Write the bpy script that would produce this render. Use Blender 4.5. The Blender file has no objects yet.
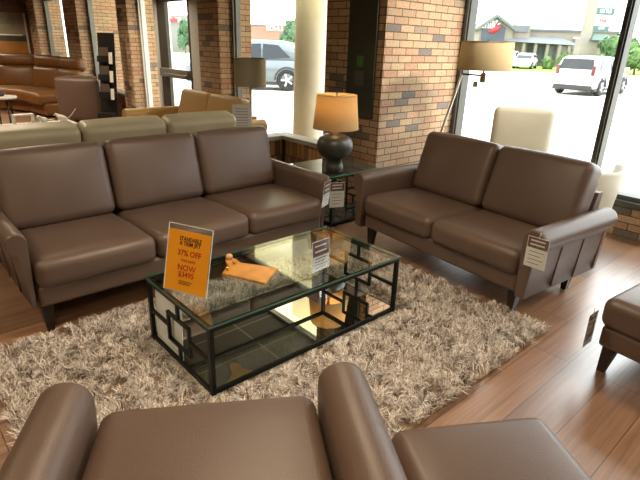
import bpy, bmesh, math, random
import numpy as np
from mathutils import Vector, Matrix
S = bpy.context.scene
COL = S.collection
random.seed(7)
RNG = np.random.default_rng(11)
PI = math.pi
R = math.radians

# ------------------------------------------------------------------ camera
F_PX = 501.83
CAM = Vector((-0.9355, -1.7361, 1.5772))
CR = Vector((0.74728, -0.66379, 0.03097))
CU = Vector((0.22048, 0.29164, 0.93077))
CF = Vector((0.62687, 0.68872, -0.36429))
cd = bpy.data.cameras.new('camera')
cam = bpy.data.objects.new('camera', cd)
COL.objects.link(cam)
cd.sensor_width = 36.0
cd.lens = F_PX / 640 * 36.0
cd.clip_start = 0.05
cd.clip_end = 500
Mx = Matrix((CR, CU, -CF)).transposed().to_4x4()
Mx.translation = CAM
cam.matrix_world = Mx
S.camera = cam

# ------------------------------------------------------------------ light
S.view_settings.view_transform = 'Standard'
S.view_settings.look = 'None'
S.view_settings.gamma = 1.0
S.view_settings.use_curve_mapping = False
S.view_settings.exposure = 0.1

w = bpy.data.worlds.new('sky')
S.world = w
w.use_nodes = True
bg = w.node_tree.nodes['Background']
bg.inputs['Color'].default_value = (0.96, 0.985, 1.0, 1)
bg.inputs['Strength'].default_value = 5.5

sd = bpy.data.lights.new('sun', 'SUN')
sd.energy = 3.0
sd.angle = R(6)
sd.color = (1.0, 0.96, 0.9)
so = bpy.data.objects.new('sun', sd)
COL.objects.link(so)
so.rotation_euler = Vector((-0.25, 0.45, -0.86)).to_track_quat('-Z', 'Y').to_euler()

def ceiling_lamp(x, y, power, size=0.5, color=(1.0, 0.81, 0.57), z=2.35, aim=None, spread=150):
    d = bpy.data.lights.new('ceiling_lamp', 'AREA')
    d.shape = 'DISK'
    d.size = size
    d.energy = power * 0.85
    d.color = color
    d.spread = R(spread)
    o = bpy.data.objects.new('ceiling_lamp', d)
    COL.objects.link(o)
    o.location = (x, y, z)
    if aim:
        o.rotation_euler = (Vector(aim) - Vector((x, y, z))).to_track_quat('-Z', 'Y').to_euler()
    return o

ceiling_lamp(0.6, 0.1, 34)
ceiling_lamp(-1.6, 1.2, 28)
ceiling_lamp(-1.2, -1.7, 34, 0.4, (1.0, 0.68, 0.38))
ceiling_lamp(2.3, -1.9, 28)
ceiling_lamp(3.3, -0.2, 30, 0.2, (1.0, 0.9, 0.76), aim=(3.5, 1.6, 1.5), spread=110)
ceiling_lamp(0.2, 4.0, 34)
ceiling_lamp(0.8, 8.2, 62)
ceiling_lamp(0.0, 10.6, 60)
ceiling_lamp(1.2, 13.0, 40)  # extra lamp, added to brighten the picture on the far wall
ceiling_lamp(2.4, 6.4, 30, 0.2)
ceiling_lamp(-2.6, 6.4, 26)

# ------------------------------------------------------------------ helpers
def ray(px, py):
    return CF * F_PX + CR * (px - 320) - CU * (py - 240)
def at_z(px, py, z=0.0):
    d = ray(px, py); return CAM + d * ((z - CAM.z) / d.z)
def at_u(px, py, u):
    d = ray(px, py); return CAM + d * ((u - CAM.x) / d.x)
def at_v(px, py, v):
    d = ray(px, py); return CAM + d * ((v - CAM.y) / d.y)
def at_d(px, py, D):
    d = ray(px, py); return CAM + d * (D / math.hypot(d.x, d.y))

def lin(h):
    h = h.lstrip('#')
    o = []
    for i in (0, 2, 4):
        c = int(h[i:i+2], 16) / 255
        o.append(c / 12.92 if c <= 0.04045 else ((c + 0.055) / 1.055) ** 2.4)
    return tuple(o)

MATS = {}
def newmat(name):
    m = bpy.data.materials.new(name)
    m.use_nodes = True
    nt = m.node_tree
    return m, nt, nt.nodes['Principled BSDF'], nt.nodes['Material Output']

def col4(c):
    if isinstance(c, str): c = lin(c)
    return (c[0], c[1], c[2], 1.0)

def mat(name, c, rough=0.5, metal=0.0, spec=0.5, noise=0.0, nscale=30.0, bump=0.0, bscale=200.0, coat=0.0, emit=None, emis=0.0):
    if name in MATS: return MATS[name]
    m, nt, b, out = newmat(name)
    N, L = nt.nodes, nt.links
    b.inputs['Base Color'].default_value = col4(c)
    b.inputs['Roughness'].default_value = rough
    b.inputs['Metallic'].default_value = metal
    b.inputs['Specular IOR Level'].default_value = spec
    b.inputs['Coat Weight'].default_value = coat
    if emit:
        b.inputs['Emission Color'].default_value = col4(emit)
        b.inputs['Emission Strength'].default_value = emis
    tc = N.new('ShaderNodeTexCoord')
    if noise > 0:
        n = N.new('ShaderNodeTexNoise'); n.inputs['Scale'].default_value = nscale
        n.inputs['Detail'].default_value = 5
        L.new(tc.outputs['Object'], n.inputs['Vector'])
        mr = N.new('ShaderNodeMapRange')
        mr.inputs['From Min'].default_value = 0.25; mr.inputs['From Max'].default_value = 0.75
        mr.inputs['To Min'].default_value = 1 - noise; mr.inputs['To Max'].default_value = 1 + noise
        L.new(n.outputs['Fac'], mr.inputs['Value'])
        mx = N.new('ShaderNodeVectorMath'); mx.operation = 'SCALE'
        mx.inputs[0].default_value = col4(c)[:3]
        L.new(mr.outputs['Result'], mx.inputs['Scale'])
        L.new(mx.outputs['Vector'], b.inputs['Base Color'])
    if bump > 0:
        n2 = N.new('ShaderNodeTexNoise'); n2.inputs['Scale'].default_value = bscale
        n2.inputs['Detail'].default_value = 3
        L.new(tc.outputs['Object'], n2.inputs['Vector'])
        bp = N.new('ShaderNodeBump'); bp.inputs['Strength'].default_value = bump
        bp.inputs['Distance'].default_value = 0.004
        L.new(n2.outputs['Fac'], bp.inputs['Height'])
        L.new(bp.outputs['Normal'], b.inputs['Normal'])
    MATS[name] = m
    return m

def glass(name, tint=(1, 1, 1), refl=1.0, rough=0.0):
    if name in MATS: return MATS[name]
    m, nt, b, out = newmat(name)
    N, L = nt.nodes, nt.links
    N.remove(b)
    t = N.new('ShaderNodeBsdfTransparent'); t.inputs['Color'].default_value = (*tint, 1)
    g = N.new('ShaderNodeBsdfGlossy'); g.inputs['Roughness'].default_value = rough
    lw_ = N.new('ShaderNodeLayerWeight'); lw_.inputs['Blend'].default_value = 0.5
    pw = N.new('ShaderNodeMath'); pw.operation = 'POWER'; pw.inputs[1].default_value = 5.0
    L.new(lw_.outputs['Facing'], pw.inputs[0])
    mu = N.new('ShaderNodeMath'); mu.operation = 'MULTIPLY_ADD'; mu.inputs[1].default_value = 0.95 * refl; mu.inputs[2].default_value = 0.045 * refl
    L.new(pw.outputs[0], mu.inputs[0])
    mx = N.new('ShaderNodeMixShader')
    L.new(mu.outputs[0], mx.inputs[0]); L.new(t.outputs[0], mx.inputs[1]); L.new(g.outputs[0], mx.inputs[2])
    L.new(mx.outputs[0], out.inputs[0])
    MATS[name] = m
    return m

def brick_mat(name, stops, mortar, bw=0.203, bh=0.068, ms=0.010):
    if name in MATS: return MATS[name]
    m, nt, b, out = newmat(name)
    N, L = nt.nodes, nt.links
    uv = N.new('ShaderNodeUVMap'); uv.uv_map = 'UVMap'
    br = N.new('ShaderNodeTexBrick')
    br.inputs['Scale'].default_value = 1.0
    br.inputs['Brick Width'].default_value = bw
    br.inputs['Row Height'].default_value = bh
    br.inputs['Mortar Size'].default_value = ms * 0.5
    br.inputs['Mortar Smooth'].default_value = 0.2
    br.inputs['Color1'].default_value = (0, 0, 0, 1)
    br.inputs['Color2'].default_value = (1, 1, 1, 1)
    br.inputs['Mortar'].default_value = (0.5, 0.5, 0.5, 1)
    br.inputs['Bias'].default_value = 0.0
    L.new(uv.outputs[0], br.inputs['Vector'])
    rp = N.new('ShaderNodeValToRGB')
    rp.color_ramp.interpolation = 'LINEAR'
    e = rp.color_ramp.elements
    e[0].position = stops[0][0]; e[0].color = col4(stops[0][1])
    e[1].position = stops[-1][0]; e[1].color = col4(stops[-1][1])
    for p_, c_ in stops[1:-1]:
        k = e.new(p_); k.color = col4(c_)
    L.new(br.outputs['Color'], rp.inputs['Fac'])
    n = N.new('ShaderNodeTexNoise'); n.inputs['Scale'].default_value = 60; n.inputs['Detail'].default_value = 6
    L.new(uv.outputs[0], n.inputs['Vector'])
    mr = N.new('ShaderNodeMapRange'); mr.inputs['From Min'].default_value = 0.3; mr.inputs['From Max'].default_value = 0.7
    mr.inputs['To Min'].default_value = 0.72; mr.inputs['To Max'].default_value = 1.25
    L.new(n.outputs['Fac'], mr.inputs['Value'])
    sc = N.new('ShaderNodeVectorMath'); sc.operation = 'SCALE'
    L.new(rp.outputs['Color'], sc.inputs[0]); L.new(mr.outputs['Result'], sc.inputs['Scale'])
    mx = N.new('ShaderNodeMix'); mx.data_type = 'RGBA'
    L.new(br.outputs['Fac'], mx.inputs['Factor'])
    L.new(sc.outputs['Vector'], mx.inputs[6])
    mx.inputs[7].default_value = col4(mortar)
    L.new(mx.outputs[2], b.inputs['Base Color'])
    b.inputs['Roughness'].default_value = 0.9
    bp = N.new('ShaderNodeBump'); bp.inputs['Strength'].default_value = 0.6; bp.inputs['Distance'].default_value = 0.006
    iv = N.new('ShaderNodeMath'); iv.operation = 'SUBTRACT'; iv.inputs[0].default_value = 1.0
    L.new(br.outputs['Fac'], iv.inputs[1]); L.new(iv.outputs[0], bp.inputs['Height'])
    L.new(bp.outputs['Normal'], b.inputs['Normal'])
    MATS[name] = m
    return m

def setp(o, label=None, cat=None, group=None, kind=None):
    if label: o['label'] = label
    if cat: o['category'] = cat
    if group: o['group'] = group
    if kind: o['kind'] = kind
    return o

def empty(name, loc, label=None, cat=None, rz=0.0, group=None, kind=None):
    o = bpy.data.objects.new(name, None)
    o.empty_display_size = 0.1
    COL.objects.link(o)
    o.location = loc; o.rotation_euler = (0, 0, rz)
    return setp(o, label, cat, group, kind)

class MB:
    """collects geometry for ONE mesh object"""
    def __init__(s):
        s.bm = bmesh.new()
    def box(s, x0, x1, y0, y1, z0, z1, bev=0.0, mi=0, M=None, seg=2):
        vs = [s.bm.verts.new((x, y, z)) for x in (x0, x1) for y in (y0, y1) for z in (z0, z1)]
        idx = [(0, 1, 3, 2), (4, 6, 7, 5), (0, 4, 5, 1), (2, 3, 7, 6), (0, 2, 6, 4), (1, 5, 7, 3)]
        fs = [s.bm.faces.new([vs[i] for i in q]) for q in idx]
        for f in fs: f.material_index = mi
        if bev > 0:
            es = list({e for f in fs for e in f.edges})
            r = bmesh.ops.bevel(s.bm, geom=es, offset=bev, segments=seg, affect='EDGES', profile=0.5)
            vs = list({v for f in r['faces'] for v in f.verts} | {v for v in vs if v.is_valid})
            for f in r['faces']: f.material_index = mi; f.smooth = True
        if M: bmesh.ops.transform(s.bm, matrix=M, verts=vs)
        return s
    def grid_faces(s, rows, closed=True, mi=0, smooth=True):
        n = len(rows[0])
        for a, b in zip(rows[:-1], rows[1:]):
            for i in range(n if closed else n - 1):
                j = (i + 1) % n
                try:
                    f = s.bm.faces.new((a[i], a[j], b[j], b[i])); f.smooth = smooth; f.material_index = mi
                except ValueError: pass
    def loft(s, rings, cap=True, mi=0, smooth=True, closed=True):
        rows = [[s.bm.verts.new(p) for p in r] for r in rings]
        s.grid_faces(rows, closed, mi, smooth)
        if cap:
            for r in (rows[0][::-1], rows[-1]):
                f = s.bm.faces.new(r); f.material_index = mi
        return s
    def lathe(s, prof, n=32, M=None, cap=True, mi=0, smooth=True):
        rings = []
        for r, z in prof:
            ring = [Vector((r * math.cos(2*PI*i/n), r * math.sin(2*PI*i/n), z)) for i in range(n)]
            if M: ring = [M @ p for p in ring]
            rings.append(ring)
        return s.loft(rings, cap, mi, smooth)
    def tube(s, pts, r, n=10, mi=0, cap=True):
        pts = [Vector(p) for p in pts]
        rings = []
        for i, p in enumerate(pts):
            t = (pts[min(i+1, len(pts)-1)] - pts[max(i-1, 0)]).normalized()
            a = t.orthogonal().normalized() if i == 0 else (a - t * a.dot(t)).normalized()
            b = t.cross(a)
            rr = r[i] if isinstance(r, (list, tuple)) else r
            rings.append([p + (a * math.cos(2*PI*k/n) + b * math.sin(2*PI*k/n)) * rr for k in range(n)])
        return s.loft(rings, cap, mi)
    def bar(s, p, q, wd, mi=0):
        p, q = Vector(p), Vector(q)
        t = (q - p).normalized()
        up = Vector((0, 0, 1)) if abs(t.z) < 0.9 else Vector((1, 0, 0))
        a = t.cross(up).normalized(); b = t.cross(a)
        h = wd / 2
        rings = [[c + a*x + b*y for x, y in ((-h, -h), (h, -h), (h, h), (-h, h))] for c in (p, q)]
        return s.loft(rings, True, mi, False)
    def prism(s, poly, h0, h1, axis='z', M=None, mi=0, smooth=False):
        def P(a, b, h):
            v = {'z': (a, b, h), 'y': (a, h, b), 'x': (h, a, b)}[axis]
            v = Vector(v); return M @ v if M else v
        return s.loft([[P(a, b, h0) for a, b in poly], [P(a, b, h1) for a, b in poly]], True, mi, smooth)
    def rounded(s, dx, dy, dz, r, M=None, puff=(0, 0, 0), n=6, mi=0, fn=None):
        """soft cushion: rounded box with bulging faces, centred on the origin"""
        def coords(h):
            rr = min(r, h * 0.98)
            o = [rr * (1 - t) for t in (0, 0.40, 0.72, 1.0)]   # offsets beyond the inner box
            inner = [(-1 + 2 * i / n) * (h - rr) for i in range(n + 1)]
            return [-(h - rr) - k for k in o[:3]] + inner + [(h - rr) + k for k in o[:3][::-1]]
        hx, hy, hz = dx/2, dy/2, dz/2
        X, Y, Z = coords(hx), coords(hy), coords(hz)
        cache = {}
        def V(i, j, k):
            key = (i, j, k)
            if key in cache: return cache[key]
            p = Vector((X[i], Y[j], Z[k]))
            q = Vector([max(-(h - min(r, h*.98)), min(h - min(r, h*.98), c)) for c, h in zip(p, (hx, hy, hz))])
            d = p - q
            if d.length > 1e-9: p = q + d.normalized() * r
            fx, fy, fz = p.x/hx, p.y/hy, p.z/hz
            p = Vector((p.x + puff[0]*fx*(1-fy*fy)*(1-fz*fz),
                        p.y + puff[1]*fy*(1-fx*fx)*(1-fz*fz),
                        p.z + puff[2]*fz*(1-fx*fx)*(1-fy*fy)))
            if fn: p = fn(p)
            if M: p = M @ p
            cache[key] = s.bm.verts.new(p)
            return cache[key]
        nx, ny, nz = len(X)-1, len(Y)-1, len(Z)-1
        def face(*k):
            f = s.bm.faces.new([V(*t) for t in k]); f.smooth = True; f.material_index = mi
        for i in range(nx):
            for j in range(ny):
                face((i, j, 0), (i, j+1, 0), (i+1, j+1, 0), (i+1, j, 0))
                face((i, j, nz), (i+1, j, nz), (i+1, j+1, nz), (i, j+1, nz))
        for i in range(nx):
            for k in range(nz):
                face((i, 0, k), (i+1, 0, k), (i+1, 0, k+1), (i, 0, k+1))
                face((i, ny, k), (i, ny, k+1), (i+1, ny, k+1), (i+1, ny, k))
        for j in range(ny):
            for k in range(nz):
                face((0, j, k), (0, j, k+1), (0, j+1, k+1), (0, j+1, k))
                face((nx, j, k), (nx, j+1, k), (nx, j+1, k+1), (nx, j, k+1))
        return s
    def build(s, name, m, parent=None, label=None, cat=None, group=None, kind=None, loc=None, rz=0.0, uv=False):
        bmesh.ops.recalc_face_normals(s.bm, faces=s.bm.faces)
        if uv:
            s.bm.normal_update()
            lay = s.bm.loops.layers.uv.new('UVMap')
            for f in s.bm.faces:
                nn = f.normal
                for l in f.loops:
                    c = l.vert.co
                    if abs(nn.z) > 0.7: l[lay].uv = (c.x, c.y)
                    elif abs(nn.x) > abs(nn.y): l[lay].uv = (c.y, c.z)
                    else: l[lay].uv = (c.x, c.z)
        me = bpy.data.meshes.new(name)
        s.bm.to_mesh(me); s.bm.free()
        for mm in (m if isinstance(m, (list, tuple)) else [m]): me.materials.append(mm)
        o = bpy.data.objects.new(name, me)
        COL.objects.link(o)
        if parent: o.parent = parent
        if loc: o.location = loc
        o.rotation_euler.z = rz
        return setp(o, label, cat, group, kind)

def copy_tree(o, parent=None):
    c = o.copy(); COL.objects.link(c)
    c.parent = parent
    for ch in list(o.children): copy_tree(ch, c)
    return c

def text(name, body, size, m, parent, M, align='CENTER', extrude=0.0004, sx=1.0, label=None):
    cu = bpy.data.curves.new(name, 'FONT')
    cu.body = body; cu.size = size; cu.align_x = align; cu.align_y = 'CENTER'; cu.extrude = extrude; cu.offset = size * 0.018
    cu.resolution_u = 3
    t = bpy.data.objects.new(name, cu); COL.objects.link(t)
    dg = bpy.context.evaluated_depsgraph_get()
    me = bpy.data.meshes.new_from_object(t.evaluated_get(dg))
    bpy.data.objects.remove(t); bpy.data.curves.remove(cu)
    me.name = name
    me.transform(M @ Matrix.Diagonal((sx, 1, 1, 1)))
    me.materials.clear(); me.materials.append(m)
    o = bpy.data.objects.new(name, me); COL.objects.link(o); o.parent = parent
    if label: o['label'] = label
    return o

T = Matrix.Translation
def RX(a): return Matrix.Rotation(a, 4, 'X')
def RY(a): return Matrix.Rotation(a, 4, 'Y')
def RZ(a): return Matrix.Rotation(a, 4, 'Z')
def frame(origin, right, up):
    right = Vector(right).normalized(); up = Vector(up).normalized()
    nrm = right.cross(up).normalized()
    m = Matrix((right, up, nrm)).transposed().to_4x4(); m.translation = Vector(origin)
    return m

# ------------------------------------------------------------------ materials
LEATHER = mat('brown_leather', '#614f45', 0.40, spec=0.5, noise=0.07, nscale=6, bump=0.25, bscale=260)
TAN = mat('tan_leather', '#b39058', 0.45, noise=0.06, nscale=6, bump=0.2, bscale=260)
TAUPE = mat('taupe_leather', '#5f4b42', 0.45, noise=0.06, nscale=6, bump=0.2, bscale=240)
COGNAC = mat('cognac_leather', '#70471f', 0.42, noise=0.09, nscale=5, bump=0.2, bscale=200)
CREAM = mat('cream_leather', '#d3cdb9', 0.45, noise=0.04, nscale=6, bump=0.2, bscale=240)
DARKWOOD = mat('espresso_wood', '#2a1d16', 0.35, noise=0.15, nscale=20)
IRON = mat('black_iron', '#1c1d1b', 0.45, metal=0.6, noise=0.1, nscale=40)
ALU = mat('grey_aluminium', '#75746e', 0.45, metal=0.35, noise=0.05, nscale=12)
ALUDARK = mat('dark_bronze_aluminium', '#45433d', 0.45, metal=0.35, noise=0.05, nscale=12)
ALUWHITE = mat('pale_aluminium', '#c9cbc8', 0.4, metal=0.2, noise=0.04, nscale=12)
PANE = glass('window_glass', (0.97, 0.99, 0.985), 0.6)
CLEAR = glass('clear_acrylic', (0.97, 0.98, 0.98), 1.0)
TABLEGLASS = glass('table_glass', (0.90, 0.95, 0.92), 1.7)
GLASSEDGE = mat('green_glass_edge', '#4f7a68', 0.15, spec=0.8, noise=0.1, nscale=30)
MIRROR = mat('mirror', (0.79, 0.80, 0.75), 0.015, metal=1.0)
BRICK = brick_mat('tan_brick', [(0.0, '#6f6862'), (0.09, '#7b726b'), (0.14, '#ad9376'), (0.40, '#b99779'), (0.62, '#b9a07d'), (0.82, '#b0866c'), (1.0, '#a89073')], '#5a463a')
BRICKRED = brick_mat('red_brick', [(0.0, '#6b4a3a'), (0.5, '#7d4e38'), (1.0, '#8a5f46')], '#4c3b30')
SOLDIER = brick_mat('soldier_brick', [(0.0, '#5a4636'), (0.35, '#a4794f'), (0.7, '#b08a5d'), (1.0, '#8c6a4a')], '#5b4b3d', bw=0.075, bh=0.215, ms=0.014)
PAPER = mat('white_paper', '#e4e2dc', 0.7, noise=0.02, nscale=30)
WHITE = mat('white_enamel', '#dad7cf', 0.4, noise=0.02, nscale=20)

# ------------------------------------------------------------------ floor, ceiling, walls
def wood_floor():
    m, nt, b, out = newmat('wood_planks')
    N, L = nt.nodes, nt.links
    uv = N.new('ShaderNodeUVMap'); uv.uv_map = 'UVMap'
    mp = N.new('ShaderNodeMapping'); mp.inputs['Location'].default_value = (0.34, 0.15, 0)
    L.new(uv.outputs[0], mp.inputs['Vector'])
    br = N.new('ShaderNodeTexBrick')
    for k, v in (('Scale', 1.0), ('Brick Width', 1.22), ('Row Height', 0.2), ('Mortar Size', 0.0022), ('Mortar Smooth', 0.1), ('Bias', 0.0)):
        br.inputs[k].default_value = v
    br.offset = 0.37
    br.inputs['Color1'].default_value = (0, 0, 0, 1); br.inputs['Color2'].default_value = (1, 1, 1, 1)
    br.inputs['Mortar'].default_value = (0.5, 0.5, 0.5, 1)
    L.new(mp.outputs[0], br.inputs['Vector'])
    mg = N.new('ShaderNodeMapping'); mg.inputs['Scale'].default_value = (1.3, 44, 1)
    L.new(uv.outputs[0], mg.inputs['Vector'])
    ad = N.new('ShaderNodeVectorMath'); ad.operation = 'ADD'
    L.new(mg.outputs[0], ad.inputs[0])
    sc0 = N.new('ShaderNodeVectorMath'); sc0.operation = 'SCALE'; sc0.inputs['Scale'].default_value = 9.0
    L.new(br.outputs['Color'], sc0.inputs[0]); L.new(sc0.outputs['Vector'], ad.inputs[1])
    n = N.new('ShaderNodeTexNoise'); n.inputs['Scale'].default_value = 1.4; n.inputs['Detail'].default_value = 7; n.inputs['Distortion'].default_value = 0.6
    L.new(ad.outputs['Vector'], n.inputs['Vector'])
    rp = N.new('ShaderNodeValToRGB')
    e = rp.color_ramp.elements
    e[0].position = 0.28; e[0].color = col4('#78583f')
    e[1].position = 0.75; e[1].color = col4('#a8846a')
    k = e.new(0.5); k.color = col4('#936e53')
    L.new(n.outputs['Fac'], rp.inputs['Fac'])
    mr = N.new('ShaderNodeMapRange'); mr.inputs['To Min'].default_value = 0.78; mr.inputs['To Max'].default_value = 1.18
    L.new(br.outputs['Color'], mr.inputs['Value'])
    sc = N.new('ShaderNodeVectorMath'); sc.operation = 'SCALE'
    L.new(rp.outputs['Color'], sc.inputs[0]); L.new(mr.outputs['Result'], sc.inputs['Scale'])
    mx = N.new('ShaderNodeMix'); mx.data_type = 'RGBA'
    L.new(br.outputs['Fac'], mx.inputs['Factor']); L.new(sc.outputs['Vector'], mx.inputs[6])
    mx.inputs[7].default_value = col4('#3a2417')
    L.new(mx.outputs[2], b.inputs['Base Color'])
    b.inputs['Roughness'].default_value = 0.34
    b.inputs['Specular IOR Level'].default_value = 0.7
    b.inputs['Coat Weight'].default_value = 1.0
    b.inputs['Coat IOR'].default_value = 1.7
    b.inputs['Coat Roughness'].default_value = 0.3
    return m

floor = MB().box(-6, 4.2, -5, 15, -0.1, 0.0).build('floor', wood_floor(), kind='structure', uv=True)

def tile_ceiling():
    m, nt, b, out = newmat('ceiling_tiles')
    N, L = nt.nodes, nt.links
    uv = N.new('ShaderNodeUVMap'); uv.uv_map = 'UVMap'
    br = N.new('ShaderNodeTexBrick'); br.offset = 0.0
    for k, v in (('Scale', 1.0), ('Brick Width', 1.22), ('Row Height', 0.61), ('Mortar Size', 0.012)):
        br.inputs[k].default_value = v
    br.inputs['Color1'].default_value = col4('#454339'); br.inputs['Color2'].default_value = col4('#4b483e')
    br.inputs['Mortar'].default_value = col4('#7d7868')
    L.new(uv.outputs[0], br.inputs['Vector'])
    L.new(br.outputs['Color'], b.inputs['Base Color'])
    b.inputs['Roughness'].default_value = 0.9
    return m
MB().box(-6, 3.14, -5, 15, 2.38, 2.5).box(3.14, 4.2, -5, 2.0, 2.38, 2.5).build('ceiling', tile_ceiling(), kind='structure', uv=True)

PLASTER = mat('warm_plaster', '#7d7160', 0.85, noise=0.03, nscale=8)
MB().box(-6.15, -6, -5, 15, -0.1, 2.85).build('wall_left', PLASTER, kind='structure')
MB().box(-6, 4.4, -5.15, -5, -0.1, 2.85).build('wall_near', PLASTER, kind='structure')
MB().box(-6, 3.2, 14.0, 14.15, -0.1, 2.85).build('wall_far', BRICK, kind='structure', uv=True)

# brick pillars (inner corner u=2.83)
PILLARS = [(1.6, 2.41, 4.28), (4.52, 5.07, 3.34), (7.5, 7.96, 3.36), (10.1, 10.97, 4.2), (13.2, 13.95, 3.45)]
for i, (v0, v1, u1) in enumerate(PILLARS):
    MB().box(2.83, u1, v0, v1, -0.1, 2.85).build('wall_pillar', BRICK, kind='structure', uv=True)

# header above the windows
def header(name, x0, x1, y0, y1, z0=2.4):
    MB().box(x0, x1, y0, y1, z0, 2.72).build(name, PLASTER, kind='structure')
header('trim_1', 4.06, 4.2, -5, 1.6)
header('trim_2', 3.05, 3.2, 2.41, 4.52)
header('trim_3', 3.05, 3.2, 5.07, 7.5)
header('trim_4', 3.05, 3.2, 7.96, 10.1)
header('trim_5', 3.05, 3.2, 10.97, 13.2)

# right-hand shop window (plane u = 4.11)
MB().box(4.07, 4.2, -5, 1.6, -0.1, 0.29).build('wall_right', BRICK, kind='structure', uv=True)
f = MB()
f.box(4.0, 4.22, -5, 1.6, 0.29, 0.345, 0.006)
f.box(4.05, 4.2, -5, 1.6, 0.345, 0.385, 0.004)
f.box(4.05, 4.2, -5, 1.6, 2.34, 2.4)
for v in (1.56, 0.0, -1.56, -3.12, -4.68):
    f.box(4.055, 4.19, v - 0.032, v + 0.032, 0.34, 2.4, 0.005)
    f.box(4.03, 4.055, v - 0.018, v + 0.018, 0.34, 2.4, 0.003)
wf = f.build('window_1', ALUDARK, kind='structure')
for a, b_ in ((1.53, 0.03), (-0.03, -1.53), (-1.59, -3.09), (-3.15, -4.65)):
    MB().box(4.118, 4.124, b_, a, 0.38, 2.35).build('pane', PANE, wf)

# window between the first two pillars (plane u = 3.1), low brick wall with a stepped end
lw = MB()
lw.box(3.06, 3.2, 2.41, 3.56, -0.1, 0.42)
lw.box(2.45, 3.06, 3.42, 3.56, -0.1, 0.42)
lw.build('wall_low', SOLDIER, kind='structure', uv=True)
cp = MB()
cp.box(3.0, 3.22, 2.41, 3.58, 0.42, 0.475, 0.006)
cp.box(2.43, 3.0, 3.36, 3.58, 0.42, 0.475, 0.006)
cp.build('trim_6', mat('stone_coping', '#8d8a82', 0.6, noise=0.08, nscale=25), kind='structure')
MB().box(3.035, 3.065, 3.385, 3.415, 0.0, 0.42).build('corner_shade_strip', ALUDARK, kind='structure')  # dark strip standing in for the shade in the brick corner
f = MB()
f.box(3.05, 3.13, 4.45, 4.52, 0.0, 2.4, 0.005)
f.box(3.02, 3.05, 4.47, 4.50, 0.0, 2.4, 0.003)
f.box(3.05, 3.13, 2.41, 4.45, 2.34, 2.4)
f.box(3.06, 3.13, 3.58, 4.45, 0.0, 0.05)
wf = f.build('window_2', ALU, kind='structure')
MB().box(3.09, 3.096, 2.41, 4.45, 0.476, 2.34).build('pane', PANE, wf)

# glass door bay
f = MB()
f.box(3.05, 3.16, 5.50, 5.72, 0, 2.4, 0.004)
f.box(3.05, 3.16, 6.86, 6.95, 0, 2.4, 0.004)
f.box(3.05, 3.16, 5.72, 6.86, 2.3, 2.4, 0.004)
f.box(3.05, 3.16, 5.07, 5.50, 0.0, 2.4)
wf = f.build('door_1', ALUWHITE, kind='structure')
d = MB()
d.box(3.07, 3.13, 6.56, 6.85, 0.02, 2.29, 0.004)
d.box(3.07, 3.13, 5.74, 5.82, 0.02, 2.29, 0.004)
d.box(3.07, 3.13, 5.82, 6.56, 2.12, 2.29, 0.004)
d.box(3.07, 3.13, 5.82, 6.56, 0.02, 0.28, 0.004)
d.build('door_leaf', ALUDARK, wf)
MB().box(3.098, 3.104, 5.82, 6.56, 0.28, 2.12).build('pane', PANE, wf)
pb = MB(); pb.box(2.99, 3.07, 5.76, 6.75, 0.98, 1.12, 0.012)
pb.box(2.94, 2.985, 5.76, 6.5, 1.0, 1.05, 0.01)
pb.build('push_bar', ALU, wf)
f = MB()
f.box(3.05, 3.13, 7.43, 7.5, 0, 2.4, 0.005); f.box(3.05, 3.13, 6.95, 7.43, 2.34, 2.4); f.box(3.05, 3.13, 6.95, 7.43, 0, 0.06)
f.box(3.02, 3.05, 7.45, 7.48, 0, 2.4)
wf = f.build('window_3', ALUWHITE, kind='structure')
MB().box(3.09, 3.096, 6.95, 7.43, 0.06, 2.34).build('pane', PANE, wf)

# far windows over low brick walls
for k, (va, vb) in enumerate(((7.96, 10.1), (10.97, 13.2))):
    MB().box(3.06, 3.2, va, vb, -0.1, 0.5).build('wall_sill', BRICKRED, kind='structure', uv=True)
    f = MB()
    f.box(3.0, 3.22, va, vb, 0.5, 0.545, 0.005)
    f.box(3.05, 3.15, vb - 0.08, vb, 0.545, 2.4, 0.005)
    f.box(3.05, 3.13, va, vb, 2.34, 2.4)
    wf = f.build('window_%d' % (4 + k), ALU, kind='structure')
    MB().box(3.09, 3.096, va, vb - 0.08, 0.545, 2.34).build('pane', PANE, wf)

# ------------------------------------------------------------------ upholstery
def arm_rings(y0, y1, z0, zt, wd, side, flare=0.0):
    """rings of a padded armrest with a rolled top, running from front y0 to back y1; side = +1 outer towards +x"""
    r = wd / 2
    zc = zt - r * 0.92
    prof = [(0.012, z0), (0.004, zc - 0.16), (0.0, zc - 0.02)]
    for k in range(0, 11):
        a = PI - PI * k / 10
        prof.append((r + r * math.cos(a), zc + r * 0.92 * math.sin(a)))
    prof += [(wd - 0.004, zc - 0.03), (wd - 0.022, zc - 0.058), (wd - 0.045, zc - 0.072), (wd - 0.052, zc - 0.1), (wd - 0.058, (z0 + zc) / 2), (wd - 0.075, z0)]
    ca, cz = wd * 0.45, (z0 + zt) / 2
    rings = []
    for y, s in ((y0, 0.90), (y0 + 0.006, 0.955), (y0 + 0.02, 0.99), (y0 + 0.04, 1.0), (y0 + 0.3 * (y1 - y0), 1.0), (y0 + 0.6 * (y1 - y0), 1.0), (y1 - 0.03, 1.0), (y1 - 0.01, 0.98), (y1, 0.93)):
        rings.append([Vector((side * (ca + (a - ca) * s), y, cz + (z - cz) * (1 - (1 - s) * 0.35))) for a, z in prof])
    return rings

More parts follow.
